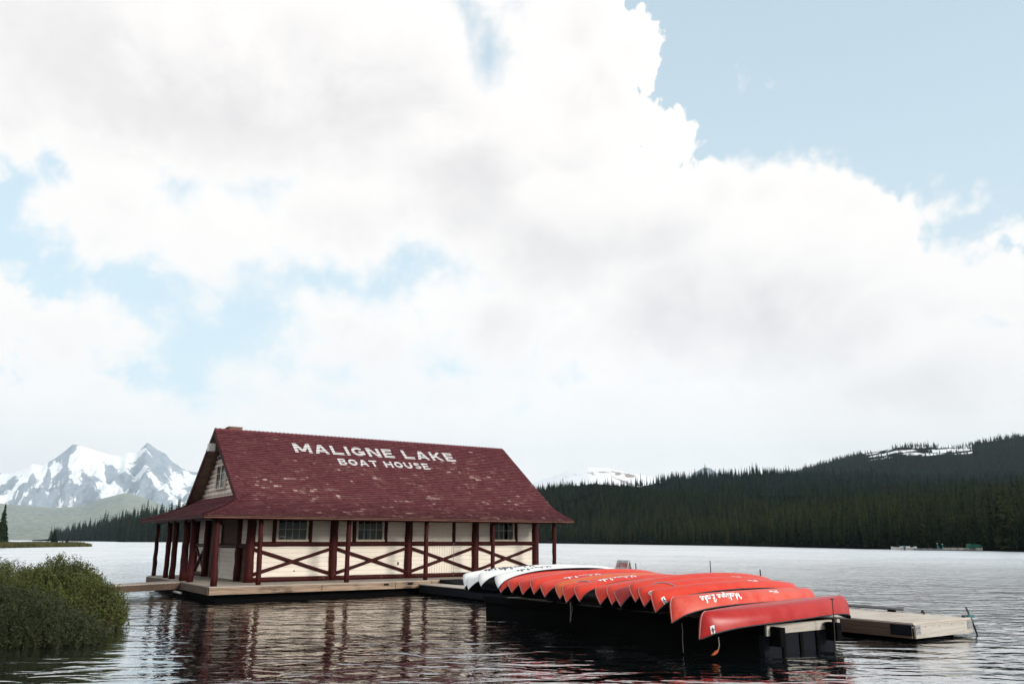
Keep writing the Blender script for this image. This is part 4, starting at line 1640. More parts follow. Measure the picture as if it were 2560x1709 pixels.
# ---- white block lettering painted on the shingles, course by course
def roof_uq(px, py):
    """where a sight line meets the straight upper roof slope"""
    d_ = ray(px, py)
    p0 = W(0, 2.4, 4.13)
    nv = Vector((0, 0, 0)) + SDIR * (-(6.955 - 4.13)) + Vector((0, 0, 1)) * (6.256 - 2.4)
    c0 = Vector((0, 0, CAM_Z))
    t = (p0 - c0).dot(nv) / d_.dot(nv)
    X = c0 + d_ * t - ORG
    u, v = X.dot(LDIR), X.dot(SDIR)
    return u, float(np.interp(v, pv[:, 0], tq))


def sq(x0, y0, x1, y1, w):
    """slanting or upright stroke with level ends"""
    return [(x0 - w / 2, y0), (x0 + w / 2, y0), (x1 + w / 2, y1), (x1 - w / 2, y1)]


def hb(x0, x1, y0, y1):
    return [(x0, y0), (x1, y0), (x1, y1), (x0, y1)]


def arc(cx, cy, rx, ry, a0, a1, w, n=9):
    out_ = []
    for i in range(n):
        qa, qb = radians(a0 + (a1 - a0) * i / n), radians(a0 + (a1 - a0) * (i + 1.04) / n)
        out_.append([(cx + rx * cos(qa), cy + ry * sin(qa)), (cx + rx * cos(qb), cy + ry * sin(qb)),
                     (cx + (rx - w) * cos(qb), cy + (ry - w) * sin(qb)), (cx + (rx - w) * cos(qa), cy + (ry - w) * sin(qa))])
    return out_


SWD = 0.27
GLY = {
    'M': (1.42, [sq(.135, 0, .135, 1, SWD), sq(1.285, 0, 1.285, 1, SWD), sq(.71, .12, .16, 1, .30), sq(.71, .12, 1.26, 1, .30)]),
    'A': (1.18, [sq(.14, 0, .56, 1, .28), sq(1.04, 0, .62, 1, .28), hb(.30, .88, .20, .40)]),
    'L': (.98, [sq(.135, 0, .135, 1, SWD), hb(.27, .98, 0, .23)]),
    'I': (.28, [sq(.14, 0, .14, 1, SWD)]),
    'G': (1.12, arc(.56, .5, .56, .5, 40, 325, .25, 13) + [hb(.58, 1.10, .34, .54), hb(.86, 1.10, .12, .34)]),
    'N': (1.16, [sq(.135, 0, .135, 1, SWD), sq(1.025, 0, 1.025, 1, SWD), sq(.98, 0, .18, 1, .30)]),
    'E': (.94, [sq(.135, 0, .135, 1, SWD), hb(.27, .94, 0, .22), hb(.27, .82, .40, .60), hb(.27, .92, .78, 1)]),
    'K': (1.12, [sq(.135, 0, .135, 1, SWD), sq(.98, 0, .40, .62, .30), sq(.30, .36, .96, 1, .30)]),
    'B': (1.02, [sq(.135, 0, .135, 1, SWD), hb(.27, .62, .80, 1), hb(.27, .66, .41, .60), hb(.27, .66, 0, .21)] + arc(.60, .75, .36, .25, -90, 90, .22, 6) + arc(.64, .28, .38, .28, -90, 90, .23, 6)),
    'O': (1.16, arc(.58, .5, .58, .5, 0, 360, .27, 16)),
    'T': (1.06, [hb(0, 1.06, .77, 1), sq(.53, 0, .53, .77, SWD)]),
    'H': (1.14, [sq(.135, 0, .135, 1, SWD), sq(1.005, 0, 1.005, 1, SWD), hb(.27, .87, .40, .61)]),
    'U': (1.10, [sq(.135, .42, .135, 1, SWD), sq(.965, .42, .965, 1, SWD)] + arc(.55, .45, .55, .45, 180, 360, .27, 9)),
    'S': (1.00, arc(.52, .72, .46, .28, 20, 270, .23, 9) + arc(.48, .29, .48, .29, -160, 92, .23, 9)),
}


def clip_band(poly, lo, hi):
    def cut(p, f):
        r_ = []
        for i in range(len(p)):
            a, b = p[i], p[(i + 1) % len(p)]
            fa, fb = f(a), f(b)
            if fa >= 0:
                r_.append(a)
            if fa * fb < 0:
                t = fa / (fa - fb)
                r_.append((a[0] + (b[0] - a[0]) * t, a[1] + (b[1] - a[1]) * t))
        return r_
    p = cut(poly, lambda q: q[1] - lo)
    if len(p) >= 3:
        p = cut(p, lambda q: hi - q[1])
    return p if len(p) >= 3 else []


def roof_text(text, tl, bl, br, sw):
    (u0, q_top), (_, q_b0), (u1, q_b1) = roof_uq(*tl), roof_uq(*bl), roof_uq(*br)
    q_bot = 0.5 * (q_b0 + q_b1)
    hgt = q_top - q_bot
    gap, space = 0.26, 0.66
    tot = sum(GLY[c][0] if c != ' ' else space - gap for c in text) + gap * (len(text) - 1)
    k = (u1 - u0) / tot
    x = 0.0
    for c in text:
        if c == ' ':
            x += space
            continue
        wd, quads = GLY[c]
        m = MB()
        for si, quad in enumerate(quads):
            poly = [(u0 + (x + p[0]) * k, q_bot + p[1] * hgt) for p in quad]
            qs = [p[1] for p in poly]
            for j in range(int(min(qs) / EXPO) - 1, int(max(qs) / EXPO) + 2):
                lo, hi = j * EXPO, (j + 1) * EXPO
                pp = clip_band(poly, lo, hi)
                if not pp:
                    continue
                vs = []
                for (uu, q) in pp:
                    f = (q - lo) / EXPO
                    v, z_ = roof_at(q, 0.044 - 0.030 * f + si * 0.0006)
                    vs.append((uu, v, z_))
                m.add(vs, [tuple(range(len(vs)))])
                # painted butt edge of the course
        o_ = m.build('letter', M_letter, roof)
        x += wd + gap
    return hgt


roof_text('MALIGNE LAKE', (728.5, 1108.5), (738.5, 1131.5), (1140.5, 1153.8), 1)
roof_text('BOAT HOUSE', (842, 1146.5), (850, 1163), (1076.5, 1173.8), 1)

# notice hanging in the left porch
sheet = empty('hanging_notice', W(0.5, 6.6, 1.35), ROTZ)
tag(sheet, 'pale notice sheet hanging from cords between the left porch posts', 'notice')
MB().box(-.008, .008, -.28, .28, -.38, .16).build('sheet', plain('grey_white_sheet', (0.46, 0.46, 0.47), 0.8), sheet)
MB().tube([(0, -.26, .16), (0, -.15, .9)], .006, 4).tube([(0, .26, .16), (0, .4, .95)], .006, 4).build('cord', M_rope, sheet)

# ------------------------------------------------------------------ gangway from the bank
gang = empty('gangway', W(-0.06, 5.4, 0.0), ROTZ)
tag(gang, 'narrow timber gangway leading from the bank to the boathouse deck', 'gangway')
GL, GW, GZ = 6.4, 1.35, -0.20
sl = atan2(GZ, GL)
n = 36
for k in range(n):
    x1 = -k * GL / n
    x0 = -(k + 1) * GL / n + 0.006
    zc = GZ * (k + .5) / n
    box_part('plank', M_deck, gang, x0, x1, -GW / 2, GW / 2, zc - 0.045, zc, rot=(0, -sl * -1 * -1, 0))
for y in (-GW / 2 + .02, GW / 2 - .06):
    m = MB()
    m.add([(0, y, -.05), (0, y + .05, -.05), (-GL, y, GZ - .05), (-GL, y + .05, GZ - .05), (0, y, -.30), (0, y + .05, -.30), (-GL, y, GZ - .30), (-GL, y + .05, GZ - .30)],
          [(0, 1, 3, 2), (4, 6, 7, 5), (0, 2, 6, 4), (1, 5, 7, 3), (0, 4, 5, 1), (2, 3, 7, 6)])
    m.build('side_beam', M_fasciav, gang)
fl = tag(MB().tube([(-.28, 2.2, 0), (-.28, 3.6, 0)], .05, 8).build('fender_log', M_plank, None, True, W(0, 1.2, -0.40), ROTZ), 'pale fender pole floating against the deck edge under the gangway', 'pole')

# ------------------------------------------------------------------ long dock running towards the viewer
dock = empty('dock', W(10.85, -22.5, -0.145), ROTZ)
tag(dock, 'long pale plank dock running from the boathouse past the canoes', 'dock')
DW, DL = 2.60, 22.4
npl = 150
for k in range(npl):
    y0 = k * DL / npl
    box_part('plank', M_dock, dock, 0, DW, y0 + 0.002, y0 + DL / npl - 0.002, -0.045, 0.0)
box_part('end_fascia', M_plank, dock, 0.02, DW - 0.02, -0.055, -0.002, -0.36, -0.050)
box_part('end_fascia', M_dock, dock, -0.01, DW + 0.01, -0.030, -0.002, -0.048, -0.004)
for a in range(4):
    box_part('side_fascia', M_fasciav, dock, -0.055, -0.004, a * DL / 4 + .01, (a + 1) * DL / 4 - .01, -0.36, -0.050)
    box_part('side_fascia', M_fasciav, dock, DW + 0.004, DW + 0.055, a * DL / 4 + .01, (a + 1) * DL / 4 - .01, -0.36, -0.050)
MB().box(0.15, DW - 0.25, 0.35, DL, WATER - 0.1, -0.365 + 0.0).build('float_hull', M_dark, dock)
# corner irons with bolts
for (x0, x1) in ((0.0, 0.22), (DW - 0.26, DW - 0.02)):
    pl_ = box_part('corner_plate', M_steel, dock, x0, x1, -0.066, -0.057, -0.27, -0.055)
    for bx in (0.05, 0.16):
        for bz in (-0.06, 0.05):
            MB().tube([(bx - .11, -.004, bz), (bx - .11, -.016, bz)], .012, 6).build('bolt', M_iron, pl_)
box_part('corner_plate', M_navy, dock, -0.066, -0.057, 0.0, 0.55, -0.30, -0.055)
for x in (0.45, 1.05, 1.62, 2.1):
    MB().tube([(x, -.055, -.10 - .08 * (x % .4)), (x, -.064, -.10 - .08 * (x % .4))], .011, 6).build('bolt', M_iron, dock)
# low wheel guard along the far edge, on blocks
MB().tube([(DW - .08, 1.75, 0.085), (DW - .08, 8.0, 0.085), (DW - .08, 14.0, 0.085), (DW - .08, 20.0, 0.085)], 0.042, 8).build('edge_rail', M_rubber, dock, True)
for y in (2.0, 4.6, 7.2, 9.8, 12.4, 15.0, 17.6):
    box_part('rail_block', M_dark, dock, DW - .14, DW - .02, y, y + .2, 0.0, 0.05)
MB().tube([(DW - .12, 1.15, 0.0), (DW - .12, 1.15, 0.05), (DW - .12, 1.20, 0.07)], [.03, .03, .05], 6).build('cleat', M_iron, dock)
MB().tube([(DW - .12, .08, 0.0), (DW - .12, .08, 0.05)], [.05, .05], 8).build('cleat', M_iron, dock)
# stake held by a bracket at the outer corner
stake = empty('mooring_stake', W(13.62, -22.45, 0), ROTZ)
tag(stake, 'thin dark stake leaning at the outer corner of the dock', 'stake')
MB().tube([(-.10, .05, .09), (0.02, -.01, -.25), (0.15, -.07, -.78)], [.020, .022, .022], 7).build('shaft', M_iron, stake, True)
MB().box(-.14, .10, -.03, .05, -.16, -.10).build('bracket', M_teal, stake)

# wide landing between the boathouse and the canoe rack
land = empty('landing', W(9.2, -10.5, -0.15), ROTZ)
tag(land, 'low plank landing with dark sides joining boathouse and canoe rack', 'landing')
for k in range(10):
    box_part('plank', M_dock, land, k * .157, (k + 1) * .157 - .006, 0.0, 10.35, -.045, 0)
box_part('side_fascia', M_navy, land, -.05, -.004, 0.0, 10.35, -.36, -.03)
MB().box(.1, 1.5, .1, 10.3, WATER - .1, -.37).build('float_hull', M_dark, land)
ramp = MB().add([(0, 0, 0.02), (0, -1.9, -.14), (1.1, -1.9, -.14), (1.1, 0, .02), (0, 0, -.30), (0, -1.9, -.34), (1.1, -1.9, -.34), (1.1, 0, -.30)],
                [(0, 1, 2, 3), (4, 7, 6, 5), (0, 4, 5, 1), (2, 6, 7, 3), (1, 5, 6, 2), (0, 3, 7, 4)]).build('ramp', M_navy, None, False, W(10.24, -0.10, 0.0), ROTZ)
tag(ramp, 'short dark ramp stepping down from the boathouse deck', 'ramp')

# finger docks out on the far side
for i, (v, u1, lab) in enumerate(((-5.6, 26.0, 'narrow finger dock reaching out behind the nearest canoes'), (6.3, 28.3, 'farther finger dock whose end shows beside the folding sign'))):
    fd = empty('finger_dock', W(13.6, v, -0.10), ROTZ)
    tag(fd, lab, 'dock', 'finger docks on the far side')
    if i:
        fd.location = W(18.2, v, -0.10)
    ln = u1 - (18.2 if i else 13.6)
    for k in range(7):
        box_part('plank', M_dock, fd, 0, ln, k * .2, k * .2 + .194, -.045, 0)
    box_part('side_fascia', M_plank, fd, 0, ln, -.05, -.004, -.36, -.03)
    box_part('end_fascia', M_plank, fd, ln + .004, ln + .05, 0, 1.4, -.36, -.03)
    MB().box(.2, ln - .2, .15, 1.25, WATER, -.37).build('float_hull', M_dark, fd)
    MB().tube([(ln - .2, .1, 0), (ln - .2, .1, .42)], .035, 6).build('mooring_post', M_iron, fd)
pole = tag(MB().tube([(0, 0, -.4), (0, 0, 1.05)], .022, 6).build('mooring_pole', M_iron, None, False, W(20.6, -7.0, -.2), ROTZ), 'thin dark pole rising from the water behind the red canoes', 'pole')

# folding caution sign on the dock
sign = empty('folding_sign', W(12.25, -10.85, -0.145), ROTZ)
tag(sign, 'weathered folding caution board standing on the dock behind the canoes', 'sign')
SH, SB, SWW = 1.20, 0.46, 0.66
m = MB()
for s in (-1, 1):
    pb = MB()
    pb.add([(s * SB, 0, 0), (s * SB, SWW, 0), (s * .02, SWW, SH), (s * .02, 0, SH), (s * (SB - .03), 0, 0), (s * (SB - .03), SWW, 0), (s * .005, SWW, SH - .03), (s * .005, 0, SH - .03)],
           [(0, 1, 2, 3), (4, 7, 6, 5), (0, 4, 5, 1), (1, 5, 6, 2), (2, 6, 7, 3), (3, 7, 4, 0)])
    pb.build('board', plain('grey_weathered_board', (0.42, 0.42, 0.43), 0.8, 0.2, 0.3, 9), sign)
MB().add([(-SB + .04, 0.05, .04), (SB - .04, .05, .04), (0, .05, SH - .05), (-SB + .04, .07, .04), (SB - .04, .07, .04), (0, .07, SH - .05)], [(0, 1, 2), (5, 4, 3), (0, 3, 4, 1), (1, 4, 5, 2), (2, 5, 3, 0)]).build('end_panel', plain('brown_grey_panel', (0.20, 0.17, 0.15), 0.85), sign)


# ------------------------------------------------------------------ stroke lettering (flat ribbons laid on a surface)
def circ(cx, cy, rx, ry, a0, a1, n=9):
    return [(cx + rx * cos(radians(a0 + (a1 - a0) * i / n)), cy + ry * sin(radians(a0 + (a1 - a0) * i / n))) for i in range(n + 1)]


SCRIPT = {
    'M': (2.05, [[(-.1, 1.35), (.1, 1.75), (.35, 1.6), (.38, .9), (.30, .1)], [(.38, 1.6), (.9, .25)], [(.9, .25), (1.55, 1.85)], [(1.55, 1.85), (1.5, .3), (1.75, 0), (2.0, .2)]]),
    'a': (1.05, [circ(.42, .48, .36, .46, 40, 400, 10), [(.80, .95), (.76, .2), (.95, .02), (1.1, .2)]]),
    'l': (.62, [[(.0, .2), (.35, 1.1), (.45, 1.75), (.25, 1.7), (.2, .3), (.35, .0), (.6, .2)]]),
    'i': (.52, [[(.2, .95), (.18, .2), (.32, .02), (.52, .2)], [(.24, 1.3), (.30, 1.42)]]),
    'g': (1.05, [circ(.42, .48, .36, .44, 40, 400, 10), [(.80, .95), (.76, -.45), (.5, -.8), (.2, -.6), (.4, -.25), (1.0, .15)]]),
    'n': (1.1, [[(.1, .95), (.12, .0)], [(.12, .5), (.4, .95), (.68, .85), (.7, .2), (.85, .02), (1.1, .2)]]),
    'e': (.9, [[(.1, .45), (.7, .62), (.62, .95), (.3, .95), (.08, .5), (.25, .05), (.6, .02), (.92, .25)]]),
    'L': (1.6, [[(.2, 1.3), (.5, 1.8), (.95, 1.7), (.85, 1.3), (.55, .9), (.35, .15), (.05, .1), (.2, -.1), (.8, .15), (1.5, -.15)], [(.35, .9), (.95, .95)]]),
    'k': (1.0, [[(.1, .2), (.4, 1.2), (.42, 1.75), (.22, 1.6), (.15, 0)], [(.15, .45), (.6, .95), (.6, .65), (.25, .5)], [(.35, .45), (.7, .05), (1.0, .2)]]),
    ' ': (.55, []),
    'O': (1.2, [circ(.55, .85, .5, .85, 0, 360, 12)]), 'd': (1.0, [circ(.4, .45, .35, .45, 0, 360, 9), [(.8, 1.7), (.78, 0)]]),
    'T': (1.2, [[(0, 1.6), (1.1, 1.7)], [(.6, 1.65), (.5, 0)]]), 'o': (.9, [circ(.4, .45, .35, .45, 0, 360, 9)]),
    'w': (1.3, [[(0, .95), (.25, 0), (.6, .8), (.9, 0), (1.2, .95)]]),
    '4': (1.0, [[(.7, 0), (.7, 1.8), (.05, .6), (1.0, .6)]]), '2': (1.0, [circ(.5, 1.25, .42, .5, 160, -20, 7) + [(.05, 0), (1.0, 0)]]),
    '7': (1.0, [[(0, 1.75), (.95, 1.75), (.35, 0)]]), '9': (1.0, [circ(.5, 1.25, .42, .5, 0, 360, 10), [(.92, 1.25), (.8, .3), (.4, 0)]]),
    'C': (1.15, [circ(.6, .85, .55, .85, 50, 310, 10)]), 'A': (1.15, [[(0, 0), (.55, 1.7), (1.1, 0)], [(.22, .6), (.9, .6)]]), 'U': (1.1, [[(.05, 1.7), (.05, .5), (.3, .05), (.75, .05), (1.0, .5), (1.0, 1.7)]]),
    'I': (.3, [[(.1, 0), (.1, 1.7)]]), 'N': (1.1, [[(.05, 0), (.05, 1.7), (1.0, 0), (1.0, 1.7)]]), 'S': (1.0, [[(.95, 1.5), (.5, 1.7), (.08, 1.3), (.5, .9), (.92, .45), (.5, .02), (.02, .25)]]),
    'P': (1.0, [[(.05, 0), (.05, 1.7), (.7, 1.65), (.9, 1.25), (.7, .85), (.05, .8)]]), 'E': (.9, [[(.85, 1.7), (.05, 1.7), (.05, 0), (.85, 0)], [(.05, .9), (.7, .9)]]), 'R': (1.0, [[(.05, 0), (.05, 1.7), (.7, 1.65), (.9, 1.25), (.7, .85), (.05, .8)], [(.45, .8), (.95, 0)]]),
    'Y': (1.0, [[(0, 1.7), (.5, .8), (1.0, 1.7)], [(.5, .8), (.5, 0)]]), 'H': (1.0, [[(.05, 0), (.05, 1.7)], [(.95, 0), (.95, 1.7)], [(.05, .85), (.95, .85)]]),
}


def lettering(text, surf, size, width, shear=0.0, spacing=0.12):
    """surf(x, y, lift) -> point on the carrying surface"""
    m = MB()
    x = 0.0
    lift = 0.004
    for c in text:
        wd, strokes = SCRIPT[c]
        for s in strokes:
            pts = [((x + p[0] + shear * p[1]) * size, p[1] * size) for p in s]
            lift += 0.00025
            for i in range(len(pts) - 1):
                (xa, ya), (xb, yb) = pts[i], pts[i + 1]
                l = hypot(xb - xa, yb - ya) or 1e-6
                ex, ey = (xb - xa) / l * width * .3, (yb - ya) / l * width * .3
                nx_, ny_ = -(yb - ya) / l * width / 2, (xb - xa) / l * width / 2
                xa, ya, xb, yb = xa - ex, ya - ey, xb + ex, yb + ey
                lf = lift + 0.00012 * (i % 2)
                ns_ = max(1, int(l / 0.02))
                for q_ in range(ns_):
                    f0, f1 = q_ / ns_, (q_ + 1) / ns_
                    x0_, y0_, x1_, y1_ = xa + (xb - xa) * f0, ya + (yb - ya) * f0, xa + (xb - xa) * f1, ya + (yb - ya) * f1
                    m.add([surf(x0_ + nx_, y0_ + ny_, lf), surf(x0_ - nx_, y0_ - ny_, lf), surf(x1_ - nx_, y1_ - ny_, lf), surf(x1_ + nx_, y1_ + ny_, lf)], [(0, 1, 2, 3)])
        x += wd + spacing
    return m, x * size


def sign_surf(x, y, l):
    # on the face towards the viewer (u-), reading left to right from back to front
    f = y / SH
    return (-SB + (SB - .02) * f - l * 1.0, SWW - .05 - x, y + l * .4)


for txt, y0, sz, mt in (('CAUTION', .97, .072, M_redink), ('PLEASE', .72, .062, M_ink), ('STAY', .54, .062, M_ink), ('ON THE', .36, .055, M_ink)):
    mm, wdt = lettering(txt, lambda x, y, l, y0=y0: sign_surf(x, y + y0, l), sz, sz * .34)
    mm.build('sign_lettering', mt, sign)

# ------------------------------------------------------------------ canoe rack
rack = empty('canoe_rack', W(6.2, -22.0, 0), ROTZ)
tag(rack, 'low timber canoe rack on a dark float carrying the upturned canoes', 'rack')
RL = 11.6
for x in (0.0, 2.45):
    box_part('bearer', M_dark, rack, x, x + .10, 0.06, RL, -.21, 0.01)  # pale timber painted dark for the shade under the overhanging bows
    box_part('bearer_end', M_plank, rack, x - .004, x + .104, 0.0, 0.057, -.215, 0.012)
for y in (0.10, 2.6, 5.2, 7.8, 10.4):
    box_part('cross_beam', M_plank, rack, .16, 2.40, y, y + .09, -.20, 0.0)
for x in (.11, 2.06):
    box_part('bracket', M_dark, rack, x, x + .17, -.26, .058, -.42, -0.03)
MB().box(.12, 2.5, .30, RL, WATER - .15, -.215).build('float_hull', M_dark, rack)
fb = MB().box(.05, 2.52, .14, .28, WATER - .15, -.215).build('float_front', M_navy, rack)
for x in (.62, 1.22, 1.80):
    box_part('rib', M_dark, rack, x, x + .10, .10, .145, WATER - .1, -.22)
MB().tube([(1.95, -.24, -.75), (1.92, -.30, .10), (1.88, -.33, .50)], .012, 6).build('upright_rod', M_iron, rack)
box_part('rod_cap', M_iron, rack, 1.845, 1.915, -.36, -.30, .485, .51)


# ------------------------------------------------------------------ canoes
LH, GZ0 = 2.53, 0.355


def bez(p, t):
    s = 1 - t
    return tuple(s ** 3 * p[0][i] + 3 * s * s * t * p[1][i] + 3 * s * t * t * p[2][i] + t ** 3 * p[3][i] for i in (0, 1))


def hull_point(s, w, side):
    """upturned canoe: keel up, gunwales down; w = 0 keel .. 1 gunwale"""
    a = min(abs(s), 1.0)
    sg = 1 if s >= 0 else -1
    if a <= .85:
        xk, zk = 2.26 * a / .85, .02 * (a / .85) ** 3
        xg = 2.26 * a / .85
    else:
        t = (a - .85) / .15
        xk, zk = bez(((2.26, .02), (2.42, .025), (2.45, .14), (2.53, .56)), t)
        xg = 2.26 + .27 * t
    zg = GZ0 + .205 * a ** 5
    b = .44 * max(0.0, 1 - a ** 2.3) ** .72 + .006
    ph = w * pi / 2
    e = .58 + .42 * a ** 3
    f = 1 - cos(ph) ** (.92 + .1 * a)
    y = b * sin(ph) ** e if ph > 0 else 0.0
    x = xk + (xg - xk) * f
    z = zk + (zg - zk) * f
    return Vector((sg * x, side * y, GZ0 - z))


def canoe_meshes():
    ns, nw = 44, 9
    ss = [-1 + 2 * i / ns for i in range(ns + 1)]
    ss = [math.copysign(1 - (1 - abs(x)) ** 1.25, x) for x in ss]
    m = MB()
    ws = [k / nw for k in range(-nw, nw + 1)]
    for s in ss:
        for w in ws:
            m.v.append(tuple(hull_point(s, abs(w), -1 if w < 0 else 1)))
    k = len(ws)
    for i in range(ns):
        for j in range(k - 1):
            m.f.append((i * k + j, (i + 1) * k + j, (i + 1) * k + j + 1, i * k + j + 1))
    hull = m
    gn = [MB().tube([hull_point(s, 1.0, side) + Vector((0, side * .004, -.004)) for s in ss], .0145, 6) for side in (-1, 1)]
    stem = []
    for sg in (-1, 1):
        pts = [hull_point(sg * (0.86 + .14 * t / 10), 0.0, 1) + Vector((sg * .003, 0, .002)) for t in range(11)]
        stem.append(MB().tube(pts, .0075, 5))
    thw = []
    for s in (-.33, 0.0, .33):
        y = hull_point(s, 1.0, 1).y
        x = hull_point(s, 1.0, 1).x
        thw.append(MB().box(x - .03, x + .03, -y, y, -.0, .02))
    return hull, gn, stem, thw


_h, _g, _s, _t = canoe_meshes()


def hull_mesh(mat):
    me = _h.mesh('canoe_hull', mat, True)
    return me


HULLS = {mt.name: hull_mesh(mt) for mt in (M_red, M_red2, M_dred, M_front, M_orng, M_whull)}
GUN = {mt.name: [x.mesh('gunwale', mt, True) for x in _g] for mt in (M_gunw, M_navytrim)}
STEM = {mt.name: [x.mesh('stem_band', mt, True) for x in _s] for mt in (M_edge, M_white)}
THW = [x.mesh('thwart', M_gunw) for x in _t]


def hull_surf(x0, h0):
    """text frame on the near side of an upturned canoe: text up points to the gunwale, text right to the bow"""
    def f(x, y, l):
        X = x0 - x
        w = min(1.0, max(0.02, h0 + y / 0.46))
        s = X / 2.26 * .85
        if abs(X) > 2.26:
            s = math.copysign(.85 + (abs(X) - 2.26) / .27 * .15, X)
        p = hull_point(s, w, -1)
        ds = hull_point(s + .004, w, -1) - hull_point(s - .004, w, -1)
        dw = hull_point(s, min(1, w + .02), -1) - hull_point(s, w - .02, -1)
        nn = ds.cross(dw)
        nn = nn.normalized() if nn.length > 1e-9 else Vector((0, -1, 0))
        if nn.y > 0:
            nn = -nn
        return tuple(p + nn * l)
    return f


TIPS = [(1162.8, 1468), (1171.7, 1473.9), (1203, 1465.6), (1246.4, 1470), (1252.8, 1481.5), (1280.7, 1480.9), (1308, 1486), (1335.8, 1484.7), (1363.3, 1491.7), (1400.5, 1495.7),
        (1417, 1505.7), (1449.7, 1502.4), (1501.8, 1510), (1530.5, 1510.7), (1553.2, 1515), (1589.5, 1503.5), (1611.9, 1515), (1639.8, 1530.5), (1680.7, 1556), (1749, 1597.5)]
BOW_U = 4.40
WORDS = ['', 'nearest', 'second', 'third', 'fourth', 'fifth', 'sixth', 'seventh', 'eighth', 'ninth', 'tenth', 'eleventh', 'twelfth', 'thirteenth', 'fourteenth', 'fifteenth', 'sixteenth']


def canoe(i, px, py):
    u = BOW_U
    d_ = ray(px, py)
    c0 = Vector((0, 0, CAM_Z))
    t = ((ORG - c0).dot(LDIR) + u) / d_.dot(LDIR)
    tip = c0 + d_ * t
    num = 20 - i                 # 1 = nearest
    roll = {1: 0.0, 2: -16.0, 3: -34.0}.get(num, -44.0 + 5 * sin(i * 2.1))
    if i < 4:
        roll = -45.0 - 3.0 * i
    elif i < 10:
        roll -= 8.0
    elif num > 3:
        roll -= 4.0
    pitch = -1.9 if num == 1 else (-0.1 + .45 * sin(i * 1.7))
    yaw = 0.0 if num == 1 else 0.7 * sin(i * 2.9)
    R = Matrix.Rotation(ROTZ + radians(yaw), 4, 'Z') @ Matrix.Rotation(radians(pitch), 4, 'Y') @ Matrix.Rotation(radians(roll), 4, 'X')
    loc = tip - R.to_3x3() @ Vector((-LH, 0, GZ0 - .56))
    root = empty('canoe', loc)
    root.rotation_mode = 'XYZ'
    root.rotation_euler = R.to_euler('XYZ')
    white = i < 4
    mt = M_whull if white else {9: M_orng, 14: M_dred, 18: M_red2, 19: M_front, 17: M_red2 if False else M_red, 10: M_dred if False else M_red}.get(i, M_red)
    link(bpy.data.objects.new('hull', HULLS[mt.name]), root)
    for x in GUN[(M_navytrim if white else M_gunw).name]:
        link(bpy.data.objects.new('gunwale', x), root)
    for x in STEM[(M_white if white else M_edge).name]:
        link(bpy.data.objects.new('stem_band', x), root)
    for x in THW:
        link(bpy.data.objects.new('thwart', x), root)
    dm = M_bdecal if white else M_decal
    if i in (0, 1, 2, 3, 8, 11, 18):
        mm, _w = lettering('Maligne Lake', hull_surf(-0.62, 0.46), .088, .024, .22, .06)
        mm.build('name_lettering', dm, root)
    if i in (1, 3, 8, 11, 15, 16, 17, 18):
        mm, _w = lettering('Old Town', hull_surf(0.72, 0.50), .038, .013, .2, .06)
        mm.build('maker_lettering', M_decal if not white else M_bdecal, root)
    dig = {9: '2', 16: '2', 17: '9', 19: '4'}.get(i)
    if dig:
        f = hull_surf(-2.27, 0.80)
        n_ = 4
        m_ = MB()
        for a in range(n_):
            xa, xb = a * .075 / n_ - .006, (a + 1) * .075 / n_ - .006
            m_.add([f(xa, -.025, .002), f(xb, -.025, .002), f(xb, .105, .002), f(xa, .105, .002)], [(0, 1, 2, 3)])
        st_ = m_.build('number_sticker', M_decal, root)
        mm, _w = lettering(dig, hull_surf(-2.275, 0.80 - .0), .046, .016)
        mm.build('digit', M_ink, st_)
    if i == 7:
        f = hull_surf(-2.20, 0.36)
        MB().add([f(0, 0, .003), f(.16, -.03, .003), f(.19, .10, .003), f(.03, .13, .003)], [(0, 1, 2, 3)]).build('tape_patch', M_steel, root)
    if i in (10, 16):
        f = hull_surf(-1.95, 0.05)
        pts = [Vector(f(.06 + k * -.05, .46 * (.02 + k * .11), .012)) for k in range(9)]
        MB().tube(pts, .012, 5).build('strap', M_steel, root)
    if white:
        lab = {0: 'white upturned canoe farthest back, its bow nearest the boathouse', 1: 'white upturned canoe with navy lettering at its bow, second from the back',
               2: 'white upturned canoe third from the back of the row', 3: 'white upturned canoe right beside the red canoes'}[i]
    else:
        extra = {1: 'nearest upturned red canoe with number 4 at its bow', 2: 'faded red upturned canoe with large white script, second from the near end',
                 3: 'red upturned canoe with a number sticker, third from the near end', 4: 'red upturned canoe with a strap over its bow, fourth from the near end', 6: 'deep red upturned canoe, sixth from the near end',
                 9: 'red upturned canoe with white script, ninth from the near end', 10: 'red upturned canoe with a strap, just in front of the orange one', 11: 'orange upturned canoe among the red ones',
                 12: 'red upturned canoe with white script just behind the orange one', 13: 'red upturned canoe with a silver tape patch on its bow', 16: 'farthest red upturned canoe, next to the white ones'}
        lab = extra.get(num, 'red upturned canoe, %s from the near end of the row' % WORDS[num])
    tag(root, lab, 'canoe', 'upturned canoes on the rack')
    return root


for i, (px, py) in enumerate(TIPS):
    canoe(i, px, py)

# ropes and floats hanging from the bows
def rope(name, pts, r, mat, label):
    b = Vector(pts[0])
    m = MB().tube([W(*p) - W(*b) for p in pts], r, 5)
    return tag(m.build(name, mat, None, True, W(*b)), label, 'rope')


